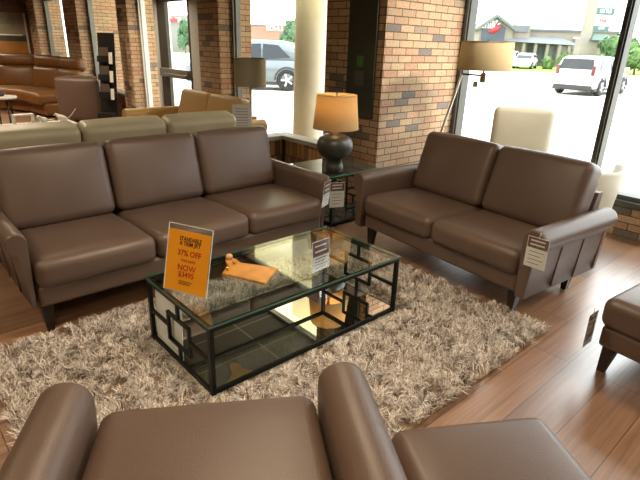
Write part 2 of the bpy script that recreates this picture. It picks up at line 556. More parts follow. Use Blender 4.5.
def couch(name, label, cat, loc, rz, n, sw, m, D=1.06, sf=0.0, bs=0.60, ay=-0.035, seat_h=0.455, back_h=0.86, arm_h=0.62, arm_w=0.17, group=None, seams=True, legs=True, tilt=15, base_z=0.175, leg_m=None, bt=0.21):
    t = empty(name, loc, label, cat, rz, group)
    W = n * sw
    MB().box(-W/2 + 0.004, W/2 - 0.004, 0.03, D - 0.1, base_z, 0.30, 0.02).build('base', m, t)
    for i in range(n):
        cx = -W/2 + sw * (i + 0.5)
        def fn(p):
            return Vector((p.x, p.y, p.z - 0.02 * max(0.0, p.y) / 0.36))
        MB().rounded(sw - 0.008, 0.72, seat_h - 0.285, 0.052, T((cx, 0.36 - sf, (seat_h + 0.285) / 2)), (0.0, 0.010, 0.008), fn=fn).build('seat_cushion', m, t)
        h = (back_h - seat_h + 0.03) / math.cos(R(tilt))
        Mb = T((cx, bs + bt/2, seat_h - 0.03)) @ RX(-R(tilt)) @ T((0, 0, h / 2))
        MB().rounded(sw - 0.006, bt, h, 0.055, Mb, (0.0, 0.022, 0.012)).build('back_cushion', m, t)
    bk = MB()
    y0 = bs + bt + 0.02
    zb = back_h - 0.2
    dy = math.tan(R(tilt)) * (zb - 0.4)
    poly = [(y0 - 0.06, base_z), (y0, 0.42), (y0 + dy, zb), (y0 + dy + 0.06, zb), (y0 + 0.11, 0.42), (y0 + 0.10, base_z)]
    bk.prism(poly, -W/2 + 0.005, W/2 - 0.005, 'x')
    bk.build('back_frame', m, t)
    for sd_ in (-1, 1):
        M_ = T((sd_ * W / 2, 0, 0))
        a = MB()
        a.loft([[M_ @ p for p in r_] for r_ in arm_rings(ay, D - 0.08, base_z - 0.005, arm_h, arm_w, sd_)])
        ar = a.build('armrest', m, t)
        if seams:
            for yy in (0.30, 0.56, 0.82):
                q = MB()
                xx = sd_ * (W / 2 + arm_w - 0.058)
                q.tube([(xx - sd_ * 0.012, yy, base_z + 0.01), (xx, yy, (base_z + arm_h) / 2 - 0.03), (xx + sd_ * 0.008, yy + 0.004, arm_h - 0.16)], 0.006, 6)
                q.build('seam', m, ar)
    if legs:
        for x in (-W/2 + 0.04, W/2 - 0.04):
            for y in (0.10, D - 0.2):
                MB().loft([[Vector((x + a * wd / 2, y + b * wd / 2 + off, z)) for a, b in ((-1, -1), (1, -1), (1, 1), (-1, 1))] for z, wd, off in ((0.0, 0.034, -0.015), (base_z + 0.005, 0.066, 0.0))], smooth=False).build('leg', leg_m or DARKWOOD, t)
    return t

couch('sofa', 'long brown leather three-seat sofa behind the coffee table', 'sofa', (0.59, 1.03, 0), 0, 3, 0.685, LEATHER, back_h=0.90, arm_w=0.105, ay=0.045)
couch('loveseat', 'brown leather two-seat loveseat in front of the brick pillar', 'loveseat', (1.875, 0.22, 0), -PI/2 - R(5.5), 2, 0.715, LEATHER, back_h=0.90, D=0.95, bs=0.52, arm_w=0.145, tilt=17, ay=0.0)
couch('armchair', 'brown leather armchair with padded arms, nearest to the viewer', 'armchair', (-0.32, -0.575, 0), R(148), 1, 0.685, LEATHER, D=1.04, seat_h=0.50, sf=0.055, arm_w=0.16)

def ottoman(label, loc, rz, dx, dy, top, m, legpos=0.06):
    t = empty('ottoman', loc, label, 'ottoman', rz)
    MB().rounded(dx, dy, 0.17, 0.055, T((0, 0, top - 0.085)), (0, 0, 0.014)).build('cushion', m, t)
    MB().box(-dx/2 + 0.02, dx/2 - 0.02, -dy/2 + 0.02, dy/2 - 0.02, 0.15, top - 0.16, 0.02).build('base', m, t)
    for x in (-1, 1):
        for y in (-1, 1):
            cx, cy = x * (dx/2 - legpos), y * (dy/2 - legpos)
            MB().loft([[Vector((cx + a * wd / 2 + x * o, cy + b * wd / 2 + y * o, z)) for a, b in ((-1, -1), (1, -1), (1, 1), (-1, 1))] for z, wd, o in ((0.0, 0.036, 0.01), (0.155, 0.066, -0.005))], smooth=False).build('leg', DARKWOOD, t)
    return t
ottoman('brown leather ottoman beside the right arm of the nearest armchair', (0.195, -1.32, 0), R(-32), 0.55, 0.56, 0.44, LEATHER)
ottoman('brown leather ottoman on tapered legs at the right edge, on bare planks', (2.0, -1.34, 0), R(-6), 0.74, 0.56, 0.43, LEATHER, 0.07)

# ------------------------------------------------------------------ shag rug
def shag_rug():
    t = empty('shag_rug', (0.565, 0.155, 0), 'beige and brown shaggy rug under the coffee table', 'rug')
    hx, hy = 1.31, 0.88
    MB().box(-hx, hx, -hy, hy, 0.0, 0.012, 0.004).build('backing', mat('rug_backing', '#8a7560', 0.95, noise=0.1, nscale=30), t)
    m, nt, b, out = newmat('shag_pile')
    N, L = nt.nodes, nt.links
    g = N.new('ShaderNodeNewGeometry')
    rp = N.new('ShaderNodeValToRGB'); e = rp.color_ramp.elements
    e[0].position = 0.05; e[0].color = col4('#75655a')
    e[1].position = 0.9; e[1].color = col4('#fffdfa')
    for p_, c_ in ((0.25, '#9b8c82'), (0.47, '#ccc1b8'), (0.70, '#ece5df')):
        k = e.new(p_); k.color = col4(c_)
    tc = N.new('ShaderNodeTexCoord')
    nz = N.new('ShaderNodeTexNoise'); nz.inputs['Scale'].default_value = 9; nz.inputs['Detail'].default_value = 3
    L.new(tc.outputs['Object'], nz.inputs['Vector'])
    mm = N.new('ShaderNodeMath'); mm.operation = 'MULTIPLY_ADD'; mm.inputs[1].default_value = 0.75; mm.inputs[2].default_value = -0.12
    L.new(g.outputs['Random Per Island'], mm.inputs[0])
    ad = N.new('ShaderNodeMath'); ad.operation = 'MULTIPLY_ADD'; ad.inputs[1].default_value = 0.5
    L.new(nz.outputs['Fac'], ad.inputs[0]); L.new(mm.outputs[0], ad.inputs[2])
    L.new(ad.outputs[0], rp.inputs['Fac'])
    L.new(rp.outputs['Color'], b.inputs['Base Color'])
    b.inputs['Roughness'].default_value = 0.55
    b.inputs['Specular IOR Level'].default_value = 0.3
    b.inputs['Sheen Weight'].default_value = 0.15
    nt_, per = 6600, 16
    cx = RNG.uniform(-hx, hx, nt_); cy = RNG.uniform(-hy, hy, nt_)
    ca = RNG.uniform(0, 2*PI, nt_); cl = RNG.uniform(0.3, 1.0, nt_)
    n = nt_ * per
    tx = np.repeat(cx, per) + RNG.normal(0, 0.011, n); ty = np.repeat(cy, per) + RNG.normal(0, 0.011, n)
    tx = np.clip(tx, -hx, hx); ty = np.clip(ty, -hy, hy)
    ang = np.repeat(ca, per) + RNG.normal(0, 0.5, n)
    lean = np.repeat(cl, per) * RNG.uniform(0.6, 1.2, n)
    ln = RNG.uniform(0.04, 0.065, n)
    hmax = RNG.uniform(0.035, 0.055, n)
    wx, wy = tx + 0.565, ty + 0.155
    ins = (wx > -0.06) & (wx < 1.36) & (wy > -0.06) & (wy < 0.72)
    hmax[ins] = RNG.uniform(0.014, 0.024, ins.sum())
    wd = RNG.uniform(0.0016, 0.0032, n)
    dx, dy = np.cos(ang), np.sin(ang)
    px_, py_ = -dy, dx
    V = np.zeros((n, 6, 3), np.float32)
    for s_, (fr, wf_) in enumerate(((0.0, 1.0), (0.5, 0.95), (1.0, 0.25))):
        ho = ln * lean * fr ** 1.6
        z = 0.010 + (hmax) * (1 - (1 - fr) ** 1.7) * (1 - 0.25 * fr * lean)
        for q, sg in enumerate((-1, 1)):
            V[:, s_*2+q, 0] = tx + dx * ho + sg * px_ * wd * wf_
            V[:, s_*2+q, 1] = ty + dy * ho + sg * py_ * wd * wf_
            V[:, s_*2+q, 2] = z
    base = (np.arange(n) * 6)[:, None]
    q1 = base + np.array([0, 1, 3, 2]); q2 = base + np.array([2, 3, 5, 4])
    faces = np.concatenate([q1, q2], 1).reshape(-1).astype(np.int32)
    me = bpy.data.meshes.new('pile')
    me.vertices.add(n * 6); me.vertices.foreach_set('co', V.reshape(-1))
    me.loops.add(len(faces)); me.loops.foreach_set('vertex_index', faces)
    me.polygons.add(n * 2)
    me.polygons.foreach_set('loop_start', np.arange(0, n * 8, 4, dtype=np.int32))
    me.update(); me.validate()
    me.materials.append(m)
    o = bpy.data.objects.new('pile', me); COL.objects.link(o); o.parent = t
    o['kind'] = 'stuff'
shag_rug()

# ------------------------------------------------------------------ iron and glass tables
def iron_table(name, label, cat, loc, L_, W_, H, b=0.022, shelf=MIRROR, topm=None, shelf_name='mirror_shelf', long_fret=False):
    t = empty(name, loc, label, cat)
    for x in (b/2, L_ - b/2):
        for y in (b/2, W_ - b/2):
            MB().box(x - b/2, x + b/2, y - b/2, y + b/2, 0.0, H - 0.012).build('leg', IRON, t)
    zt, zs = H - 0.012 - b/2, 0.05
    for y in (b/2, W_ - b/2):
        for z in (zt, zs - b/2): MB().box(b, L_ - b, y - b/2, y + b/2, z - b/2, z + b/2).build('rail', IRON, t)
    for x in (b/2, L_ - b/2):
        for z in (zt, zs - b/2): MB().box(x - b/2, x + b/2, b, W_ - b, z - b/2, z + b/2).build('rail', IRON, t)
    def fret(P, wdt):
        k = MB(); c = b * 0.72
        a0, a1 = wdt / 3, wdt * 2 / 3
        zlo, zhi = zs, zt - b/2
        z0 = zlo + (zhi - zlo) * 0.24; z1 = zlo + (zhi - zlo) * 0.72; zm = (z0 + z1) / 2
        for p, q in (((a0, z0), (a1, z0)), ((a0, z1), (a1, z1)), ((a0, z0 - c/2), (a0, z1 + c/2)), ((a1, z0 - c/2), (a1, z1 + c/2)),
                     ((b, zm), (a0, zm)), ((a1, zm), (wdt - b, zm)), ((wdt/2, zlo), (wdt/2, z0)), ((wdt/2, z1), (wdt/2, zhi))):
            k.bar(P(*p), P(*q), c)
        k.build('fretwork', IRON, t)
    for x in (b/2, L_ - b/2): fret(lambda a, z, x=x: (x, a, z), W_)
    if long_fret:
        for y in (b/2, W_ - b/2): fret(lambda a, z, y=y: (a, y, z), L_)
    g = MB().box(-0.004, L_ + 0.004, -0.004, W_ + 0.004, H - 0.012, H - 0.001)
    for f_ in g.bm.faces:
        if abs(f_.calc_center_median().z - (H - 0.0065)) < 0.004: f_.material_index = 1
    g.build('glass_top', [topm or TABLEGLASS, GLASSEDGE], t)
    MB().box(b * 0.6, L_ - b * 0.6, b * 0.6, W_ - b * 0.6, zs - 0.004, zs + 0.002).build(shelf_name, shelf, t)
    return t
iron_table('coffee_table', 'black iron coffee table with glass top and mirrored shelf on the rug', 'coffee table', (0, 0, 0), 1.30, 0.66, 0.40)
SLATE = mat('dark_stone', '#3a3c38', 0.04, spec=1.0, noise=0.2, nscale=18)
iron_table('end_table', 'square black iron end table in the corner by the brick pillar', 'end table', (2.04, 1.40, 0), 0.60, 0.60, 0.49, 0.02, SLATE, SLATE, 'lower_shelf', long_fret=True)

# ------------------------------------------------------------------ things on the coffee table
ORANGE = mat('orange_paper', '#ffab12', 0.6, noise=0.03, nscale=20)
INK = mat('black_ink', '#3a2208', 0.7)
REDINK = mat('red_ink', '#b63c0c', 0.7)
ZG = 0.40
def sale_sign():
    p0 = Vector((0.015, 0.464, ZG + 0.004)); rt = Vector((0.404, -0.915, 0)).normalized()
    back = Vector((0, 0, 1)).cross(rt).normalized()          # away from the viewer
    if back.dot(CF) < 0: back = -back
    t = empty('sale_sign', p0 + rt * 0.125, 'orange sale sign in clear holder standing on the coffee table', 'sign')
    Wd, Hh = 0.255, 0.335
    up = (Vector((0, 0, 1)) + back * 0.255).normalized()
    Fm = frame(-rt * Wd / 2, rt, up)
    MB().box(-0.003, Wd + 0.003, -0.0, Hh, -0.003, 0.001, M=Fm).build('acrylic_holder', CLEAR, t)
    e = MB()
    for a in ((-0.005, -0.002, 0, Hh), (Wd + 0.002, Wd + 0.005, 0, Hh), (-0.005, Wd + 0.005, Hh - 0.001, Hh + 0.003), (-0.005, Wd + 0.005, -0.002, 0.001)):
        e.box(a[0], a[1], a[2], a[3], -0.003, 0.002, M=Fm)
    e.build('holder_edge', mat('acrylic_edge', '#cfd2c8', 0.2, noise=0.02), t)
    MB().box(0.001, Wd - 0.001, 0.003, Hh - 0.026, 0.0012, 0.0022, M=Fm).build('paper', ORANGE, t)
    fm = frame(-rt * Wd/2 + back * 0.0, rt, back)
    MB().box(0.0, Wd, 0.0, 0.09, -0.002, 0.0015, M=fm).build('foot', CLEAR, t)
    def tx(s, x, y, sz, m, sx=1.0): text('lettering', s, sz, m, t, Fm @ T((x, y, 0.0026)), sx=sx)
    tx('STANDABLE', Wd*0.53, Hh*0.80, 0.030, INK, 0.80)
    tx('A TRIM JKT', Wd*0.53, Hh*0.73, 0.030, INK, 0.85)
    tx('37% OFF', Wd*0.53, Hh*0.59, 0.040, REDINK, 0.95)
    tx('WAS $5495', Wd*0.52, Hh*0.48, 0.018, REDINK)
    tx('NOW', Wd*0.50, Hh*0.37, 0.042, REDINK)
    tx('$3495', Wd*0.50, Hh*0.27, 0.038, REDINK)
    for k in range(3): 
        e2 = MB(); e2.box(Wd*0.34, Wd*(0.66 - 0.03*k), Hh*(0.165 - 0.022*k), Hh*(0.165 - 0.022*k) + 0.003, 0.0022, 0.0027, M=Fm); e2.build('lettering', INK, t)
sale_sign()

PHOTOINK = mat('reddish_print', '#6e4f4c', 0.6, noise=0.45, nscale=60)
GREYINK = mat('grey_ink', '#6f6b6a', 0.7)
def price_card_parts(t, Fm, w_, h_, split=0.5):
    MB().box(0, w_, 0, h_, -0.0015, 0.0, M=Fm).build('card', PAPER, t)
    MB().box(0.004, w_ - 0.004, h_ * split, h_ - 0.004, 0.0, 0.001, M=Fm).build('header', PHOTOINK, t)
    q = MB()
    for k in range(4):
        yy = h_ * split - (k + 1) * h_ * split / 5
        q.box(w_ * 0.15, w_ * (0.85 - 0.15 * (k % 2)), yy, yy + h_ * 0.02, 0.0, 0.001, M=Fm)
    q.build('print', GREYINK, t)
    q = MB()
    for k in range(2):
        yy = h_ * (split + (1 - split) * (0.62 - 0.36 * k))
        q.box(w_ * 0.15, w_ * 0.82, yy, yy + h_ * 0.045, 0.001, 0.0015, M=Fm)
    q.build('print', PAPER, t)

def table_card():
    p0 = Vector((0.727, 0.136, ZG + 0.003)); rt = Vector((1, 0.079, 0)).normalized()
    t = empty('price_card', p0 + rt * 0.06, 'small white price card in clear stand on the coffee table', 'sign')
    up = Vector((0, 0.05, 1)).normalized()
    Fm = frame(-rt * 0.066, rt, up)
    price_card_parts(t, Fm, 0.134, 0.175, 0.5)
    MB().box(-0.002, 0.136, 0, 0.177, 0.001, 0.003, M=Fm).build('acrylic_holder', CLEAR, t)
    MB().box(-0.085, 0.085, -0.035, 0.05, -0.003, 0.001).build('foot', CLEAR, t)
table_card()

def serving_board():
    t = empty('serving_board', (0.43, 0.33, ZG), 'wooden board with brass knobs lying on the coffee table glass', 'board')
    WOOD = mat('honey_wood', '#b8833f', 0.4, noise=0.25, nscale=14)
    pts = [(0.321, 0.417), (0.429, 0.174), (0.594, 0.28), (0.52, 0.40), (0.47, 0.47), (0.485, 0.53), (0.47, 0.57), (0.435, 0.57), (0.415, 0.53), (0.40, 0.475)]
    m = MB(); m.prism([(x - 0.43, y - 0.33) for x, y in pts], 0.002, 0.016)
    bmesh.ops.bevel(m.bm, geom=[e for e in m.bm.edges if abs(e.verts[0].co.z - e.verts[1].co.z) < 1e-6], offset=0.003, segments=2, affect='EDGES')
    m.build('plank', WOOD, t)
    BR = mat('brass', '#d3a548', 0.25, metal=0.9)
    for x, y in ((0.36, 0.425), (0.435, 0.475)):
        MB().lathe([(0.001, 0.016), (0.008, 0.017), (0.006, 0.022), (0.011, 0.028), (0.009, 0.035), (0.001, 0.038)], 12, T((x - 0.43, y - 0.33, 0))).build('knob', BR, t)
    MB().lathe([(0.001, 0.016), (0.016, 0.017), (0.021, 0.03), (0.016, 0.043), (0.001, 0.046)], 14, T((0.02, 0.22, 0))).build('rolled_end', mat('pale_wood', '#c79a68', 0.45, noise=0.15, nscale=30), t)
serving_board()

sh = MB(); sh.box(0, 0.30, 0, 0.27, 0, 0.003, M=frame((0.028, 0.635, 0.055), (0, -1, 0), (0.03, 0, 1)))
sh.build('paper_sheet', mat('glossy_white_paper', '#f1f4f0', 0.35, noise=0.05, nscale=6), label='blank white sheet leaning inside the left end of the coffee table', cat='paper')

# ------------------------------------------------------------------ lamps
def linen(name, c, emit=0.0, trans=0.5):
    m, nt, b, out = newmat(name)
    N, L = nt.nodes, nt.links
    tc = N.new('ShaderNodeTexCoord')
    wv = N.new('ShaderNodeTexNoise'); wv.inputs['Scale'].default_value = 120
    L.new(tc.outputs['Object'], wv.inputs['Vector'])
    mr = N.new('ShaderNodeMapRange'); mr.inputs['To Min'].default_value = 0.9; mr.inputs['To Max'].default_value = 1.1
    L.new(wv.outputs['Fac'], mr.inputs['Value'])
    sc = N.new('ShaderNodeVectorMath'); sc.operation = 'SCALE'; sc.inputs[0].default_value = col4(c)[:3]
    L.new(mr.outputs['Result'], sc.inputs['Scale'])
    d = N.new('ShaderNodeBsdfDiffuse'); tr = N.new('ShaderNodeBsdfTranslucent')
    L.new(sc.outputs['Vector'], d.inputs['Color']); L.new(sc.outputs['Vector'], tr.inputs['Color'])
    mx = N.new('ShaderNodeMixShader'); mx.inputs[0].default_value = trans
    L.new(d.outputs[0], mx.inputs[1]); L.new(tr.outputs[0], mx.inputs[2]); L.new(mx.outputs[0], out.inputs[0])
    N.remove(b)
    return m
SHADE_WARM = linen('ivory_linen', '#dcbf8e', trans=0.5)
SHADE_BEIGE = linen('beige_linen', '#c9b791', trans=0.4)
SHADE_GREY = linen('grey_linen', '#a89b82', trans=0.3)

def shade(t, z0, z1, r0, r1, m, loc=(0, 0)):
    s_ = MB(); n = 40
    prof = [(r0, z0), (r1, z1), (r1 - 0.004, z1), (r0 - 0.004, z0), (r0, z0)]
    s_.lathe(prof, n, T((loc[0], loc[1], 0)), cap=False)
    o = s_.build('lamp_shade', m, t)
    k, k2 = MB(), MB()
    k.lathe([(r1 - 0.004, z1 - 0.004), (r1 + 0.002, z1 - 0.004), (r1 + 0.002, z1 + 0.002), (r1 - 0.004, z1 + 0.002), (r1 - 0.004, z1 - 0.004)], n, T((loc[0], loc[1], 0)), cap=False)
    k2.lathe([(r0 - 0.004, z0 - 0.002), (r0 + 0.002, z0 - 0.002), (r0 + 0.002, z0 + 0.004), (r0 - 0.004, z0 + 0.004), (r0 - 0.004, z0 - 0.002)], n, T((loc[0], loc[1], 0)), cap=False)
    k.build('shade_trim', m, o); k2.build('shade_trim', m, o)
    h = MB()
    for a in (0, 2*PI/3, 4*PI/3):
        h.tube([(loc[0], loc[1], z1 - 0.015), (loc[0] + (r1 - 0.003) * math.cos(a), loc[1] + (r1 - 0.003) * math.sin(a), z1 - 0.003)], 0.002, 6)
    h.build('harp_spider', IRON, o)
    return o

def table_lamp():
    x, y, z = 2.18, 1.53, 0.49
    t = empty('table_lamp', (x, y, z), 'lit table lamp with round charcoal body and cream shade on the end table', 'lamp')
    CER = mat('charcoal_ceramic', '#34352f', 0.38, spec=0.6, noise=0.25, nscale=14, bump=0.2, bscale=60)
    MB().lathe([(0.001, 0.0), (0.086, 0.0), (0.088, 0.05), (0.080, 0.062), (0.076, 0.10), (0.082, 0.112), (0.12, 0.135), (0.155, 0.168), (0.170, 0.208), (0.168, 0.248), (0.148, 0.288), (0.10, 0.315), (0.055, 0.325), (0.05, 0.335), (0.001, 0.336)], 40).build('body', CER, t)
    MB().lathe([(0.001, 0.336), (0.022, 0.336), (0.018, 0.35), (0.012, 0.38), (0.012, 0.44), (0.018, 0.45), (0.018, 0.49), (0.001, 0.5)], 20).build('neck', mat('copper_fitting', '#b0794a', 0.35, metal=0.8), t)
    shade(t, 0.368, 0.635, 0.212, 0.182, SHADE_WARM)
    MB().lathe([(0.001, 0.622), (0.006, 0.622), (0.004, 0.64), (0.008, 0.648), (0.001, 0.658)], 12).build('finial', IRON, t)
    MB().lathe([(0.001, 0.47), (0.02, 0.475), (0.032, 0.52), (0.024, 0.56), (0.001, 0.57)], 16).build('bulb', mat('bulb_glass', '#fff0d0', 0.3, emit='#ffd79a', emis=6.0), t)
    MB().box(-0.03, 0.03, -0.001, 0.001, -0.02, 0.02, M=T((-0.055, -0.06, 0.345)) @ RZ(R(-42)) @ RX(R(-20))).build('paper_tag', mat('kraft_tag', '#d8a878', 0.6, noise=0.05), t, label='small buff paper tag')
    cu = MB(); cu.tube([(0.03, 0.06, 0.01), (0.12, 0.16, 0.008), (0.2, 0.26, 0.004)], 0.004, 8); cu.build('cord', IRON, t)
    ld = bpy.data.lights.new('lamp_light', 'POINT'); ld.energy = 4; ld.color = (1.0, 0.74, 0.42); ld.shadow_soft_size = 0.04
    lo = bpy.data.objects.new('lamp_light', ld); COL.objects.link(lo); lo.parent = t; lo.location = (0, 0, 0.58)
table_lamp()
for o_ in [o for o in COL.objects if o.name == 'table_lamp']: o_.scale = (0.96, 0.96, 1.07)

def arc_lamp():
    c = at_u(486, 56, 3.25)
    t = empty('floor_lamp', (c.x, c.y, 0), 'floor lamp with wide beige drum shade and slanted pole behind the loveseat', 'lamp')
    zc = c.z
    sh_ = shade(t, zc - 0.115, zc + 0.115, 0.232, 0.222, SHADE_BEIGE)
    MB().lathe([(0.001, zc + 0.10), (0.005, zc + 0.10), (0.005, zc + 0.135), (0.001, zc + 0.14)], 10).build('finial', IRON, t)
    pk = at_u(462, 74, 3.25); pb_ = at_u(440, 135, 3.2)
    dirv = (pb_ - pk)
    pe = pk + dirv * ((0.04 - pk.z) / dirv.z)
    loc = lambda p: Vector((p.x - c.x, p.y - c.y, p.z))
    CH = mat('brushed_nickel', '#b5b1a6', 0.3, metal=0.85)
    MB().tube([loc(pe), loc(pk)], 0.012, 12).build('pole', CH, t)
    kk = loc(pk); hz = zc - 0.16
    MB().tube([kk, (0, 0, kk.z)], 0.008, 10).build('arm', IRON, t)
    MB().tube([(0, 0, kk.z - 0.02), (0, 0, zc + 0.1)], 0.008, 10).build('stem', IRON, t)
    MB().lathe([(0.001, 0), (0.022, 0.0), (0.026, 0.03), (0.022, 0.08), (0.001, 0.085)], 16, T((0, 0, kk.z - 0.06))).build('socket', mat('brown_socket', '#8d7a62', 0.5, noise=0.2, nscale=40), t)
    tg = MB(); tg.box(-0.02, 0.02, -0.001, 0.001, -0.05, 0.0, M=T((-0.045, 0.04, kk.z - 0.05)) @ RZ(R(-45))); tg.build('paper_tag', mat('brown_tag', '#9a8567', 0.6, noise=0.1), t)
    be = loc(pe)
    MB().lathe([(0.001, 0.0), (0.14, 0.0), (0.14, 0.018), (0.13, 0.025), (0.02, 0.03), (0.014, 0.06), (0.001, 0.06)], 32, T((be.x, be.y, 0))).build('base', CH, t)
arc_lamp()

def post_lamp():
    x, y = 2.62, 3.18
    p = at_v(250, 72, 3.3); x, y = p.x, p.y
    t = empty('floor_lamp', (x, y, 0), 'floor lamp with grey drum shade behind the tan loveseat, near the left window', 'lamp')
    z0 = at_v(250, 86, 3.3).z; z1 = at_v(250, 58, 3.3).z
    r = abs((at_v(268, 72, 3.3) - at_v(232, 72, 3.3)).dot(CR)) / 2
    shade(t, z0, z1, r, r * 0.97, SHADE_GREY)
    NK = mat('brushed_nickel', '#b5b1a6', 0.3, metal=0.85)
    MB().tube([(0, 0, 0.02), (0, 0, z1)], 0.013, 12).build('pole', NK, t)
    zb = at_v(251, 125, 3.3).z
    MB().lathe([(0.001, zb - 0.02), (0.045, zb - 0.02), (0.045, zb + 0.012), (0.02, zb + 0.02), (0.001, zb + 0.02)], 20).build('collar', NK, t)
    MB().lathe([(0.001, 0), (0.13, 0), (0.13, 0.02), (0.001, 0.026)], 30).build('base', NK, t)
    MB().lathe([(0.001, z1 - 0.01), (0.006, z1 - 0.01), (0.006, z1 + 0.012), (0.001, z1 + 0.016)], 10).build('finial', NK, t)
post_lamp()

# ------------------------------------------------------------------ hanging price tags
def hang_tag(label, Fm, w_, h_, split=0.66):
    o = Fm.translation.copy()
    t = empty('price_tag', o, label, 'price tag', group=None)
    F0 = Fm.copy(); F0.translation = Vector((0, 0, 0))
    G = F0 @ T((-w_/2, -h_, 0))
    price_card_parts(t, G, w_, h_, split)
    MB().box(-0.004, w_ + 0.004, -0.004, h_ + 0.004, 0.0015, 0.0025, M=G).build('plastic_sleeve', CLEAR, t)
    st = MB(); st.tube([F0 @ Vector((0, 0, -0.001)), F0 @ Vector((0.004, 0.03, -0.004))], 0.0015, 6); st.build('string', PAPER, t)
hang_tag('price tag hanging from the near arm of the loveseat', frame((1.778, -0.60, 0.59), (0.02, -1, 0), (0.0, 0, 1)), 0.125, 0.185, 0.64)
hang_tag('price tag hanging from the right arm of the long sofa', frame((1.66, 1.045, 0.585), (0.85, 0.35, 0), (0.12, 0, 1)), 0.12, 0.20, 0.5)
hang_tag('price tag hanging on the end table beside the sofa arm', frame((2.085, 1.375, 0.435), (0.92, -0.38, 0), (0, 0, 1)), 0.14, 0.23, 0.66)
hang_tag('price tag hanging from the ottoman at the right edge', frame((1.60, -1.02, 0.36), (1, -0.03, 0), (-0.05, 0.0, 1)), 0.10, 0.19, 0.82)

# ------------------------------------------------------------------ dark panel on the pillar
def dark_panel():
    t = empty('wall_panel', (2.82, 1.87, 0.9), 'tall dark grey panel with small green sign on the brick pillar', 'panel')
    MB().box(-0.02, 0.008, -0.185, 0.185, 0.0, 1.46, 0.004).build('panel', mat('dark_grey_paint', '#34362f', 0.5, noise=0.06, nscale=10), t)
    MB().box(-0.026, -0.02, -0.045, 0.045, 0.48, 0.58).build('green_label', mat('green_label', '#3f6a2b', 0.5, noise=0.25, nscale=40), t, label='small green label')
    MB().box(-0.026, -0.02, -0.06, 0.06, 0.30, 0.44).build('notice', mat('grey_notice', '#4b4e49', 0.5, noise=0.1, nscale=40), t, label='grey notice')
dark_panel()

# ------------------------------------------------------------------ cream chairs behind the loveseat
def cream_high():
    c = Vector((3.52, 0.47, 0))
    t = empty('high_back_chair', c, 'cream chair with a tall square back between the loveseat and the right window', 'chair', R(-60))
    MB().rounded(0.54, 0.16, 0.64, 0.06, T((0, 0.22, 0.76)) @ RX(R(-8)), (0, 0.02, 0.01)).build('backrest', CREAM, t)
    MB().rounded(0.54, 0.50, 0.17, 0.055, T((0, -0.04, 0.385)), (0, 0, 0.015)).build('seat', CREAM, t)
    MB().box(-0.26, 0.26, -0.27, 0.20, 0.20, 0.31, 0.02).build('base', CREAM, t)
    for x in (-0.22, 0.22):
        for y in (-0.23, 0.16): MB().box(x - 0.02, x + 0.02, y - 0.02, y + 0.02, 0, 0.205).build('leg', DARKWOOD, t)
cream_high()

def cream_tub():
    t = empty('tub_chair', (3.42, -0.16, 0), 'cream low chair with a flared curved back, right of the loveseat', 'chair', 0)
    # curved, flared back shell wrapping the near side
    rings = []
    n = 14
    for i in range(n + 1):
        a = R(-150 + 120 * i / n)
        ring = []
        for rr, z in ((0.27, 0.10), (0.285, 0.30), (0.315, 0.52), (0.36, 0.70), (0.40, 0.725), (0.425, 0.70), (0.375, 0.50), (0.34, 0.28), (0.32, 0.10)):
            ring.append(Vector((rr * math.cos(a) * 0.95, rr * math.sin(a) * 0.72, z)))
        rings.append(ring)
    MB().loft(rings).build('backrest', CREAM, t)
    MB().rounded(0.50, 0.42, 0.16, 0.06, T((0, 0.02, 0.42)), (0, 0, 0.02)).build('seat', CREAM, t)
    MB().rounded(0.44, 0.36, 0.30, 0.06, T((0, 0.02, 0.20))).build('base', CREAM, t)
    MB().lathe([(0.001, 0), (0.17, 0), (0.16, 0.02), (0.03, 0.03), (0.03, 0.08), (0.001, 0.08)], 24).build('foot', DARKWOOD, t)
cream_tub()

# ------------------------------------------------------------------ tan furniture behind the sofa
couch('sofa', 'tan leather sofa standing back to back with the brown sofa', 'sofa', (0.68, 3.12, 0), PI, 3, 0.715, mat('greige_leather', '#a89c80', 0.45, noise=0.06, nscale=6, bump=0.2, bscale=260), D=0.82, bs=0.36, back_h=0.93, arm_h=0.58, arm_w=0.09, seams=False)
couch('loveseat', 'tan leather loveseat facing left in front of the second pillar', 'loveseat', (1.62, 4.06, 0), -PI/2, 2, 0.72, TAN, D=1.1, back_h=0.94, arm_h=0.72, arm_w=0.16, seams=False)
def stand_card():
    p = at_v(242, 128, 3.0)
    t = empty('price_card', (p.x, p.y, p.z - 0.15), 'white price sheet in a stand beside the tan loveseat', 'sign')
    rt = Vector((0.86, -0.5, 0))
    Fm = frame(-rt.normalized() * 0.10 + Vector((0, 0, 0.12)), rt, (0.05, 0.08, 1))
    MB().box(0, 0.205, 0, 0.28, -0.002, 0, M=Fm).build('card', mat('pale_grey_paper', '#b9b3aa', 0.7, noise=0.04, nscale=40), t)
    q = MB()
    for k in range(7): q.box(0.03, 0.17, 0.05 + 0.03*k, 0.057 + 0.03*k, 0, 0.001, M=Fm)
    q.build('print', GREYINK, t)
    MB().tube([(0, 0, -p.z + 0.16), (0, 0, 0.14)], 0.006, 8).build('post', IRON, t)
    MB().lathe([(0.001, -p.z + 0.15), (0.08, -p.z + 0.15), (0.08, -p.z + 0.16), (0.001, -p.z + 0.166)], 20).build('foot', IRON, t)
stand_card()

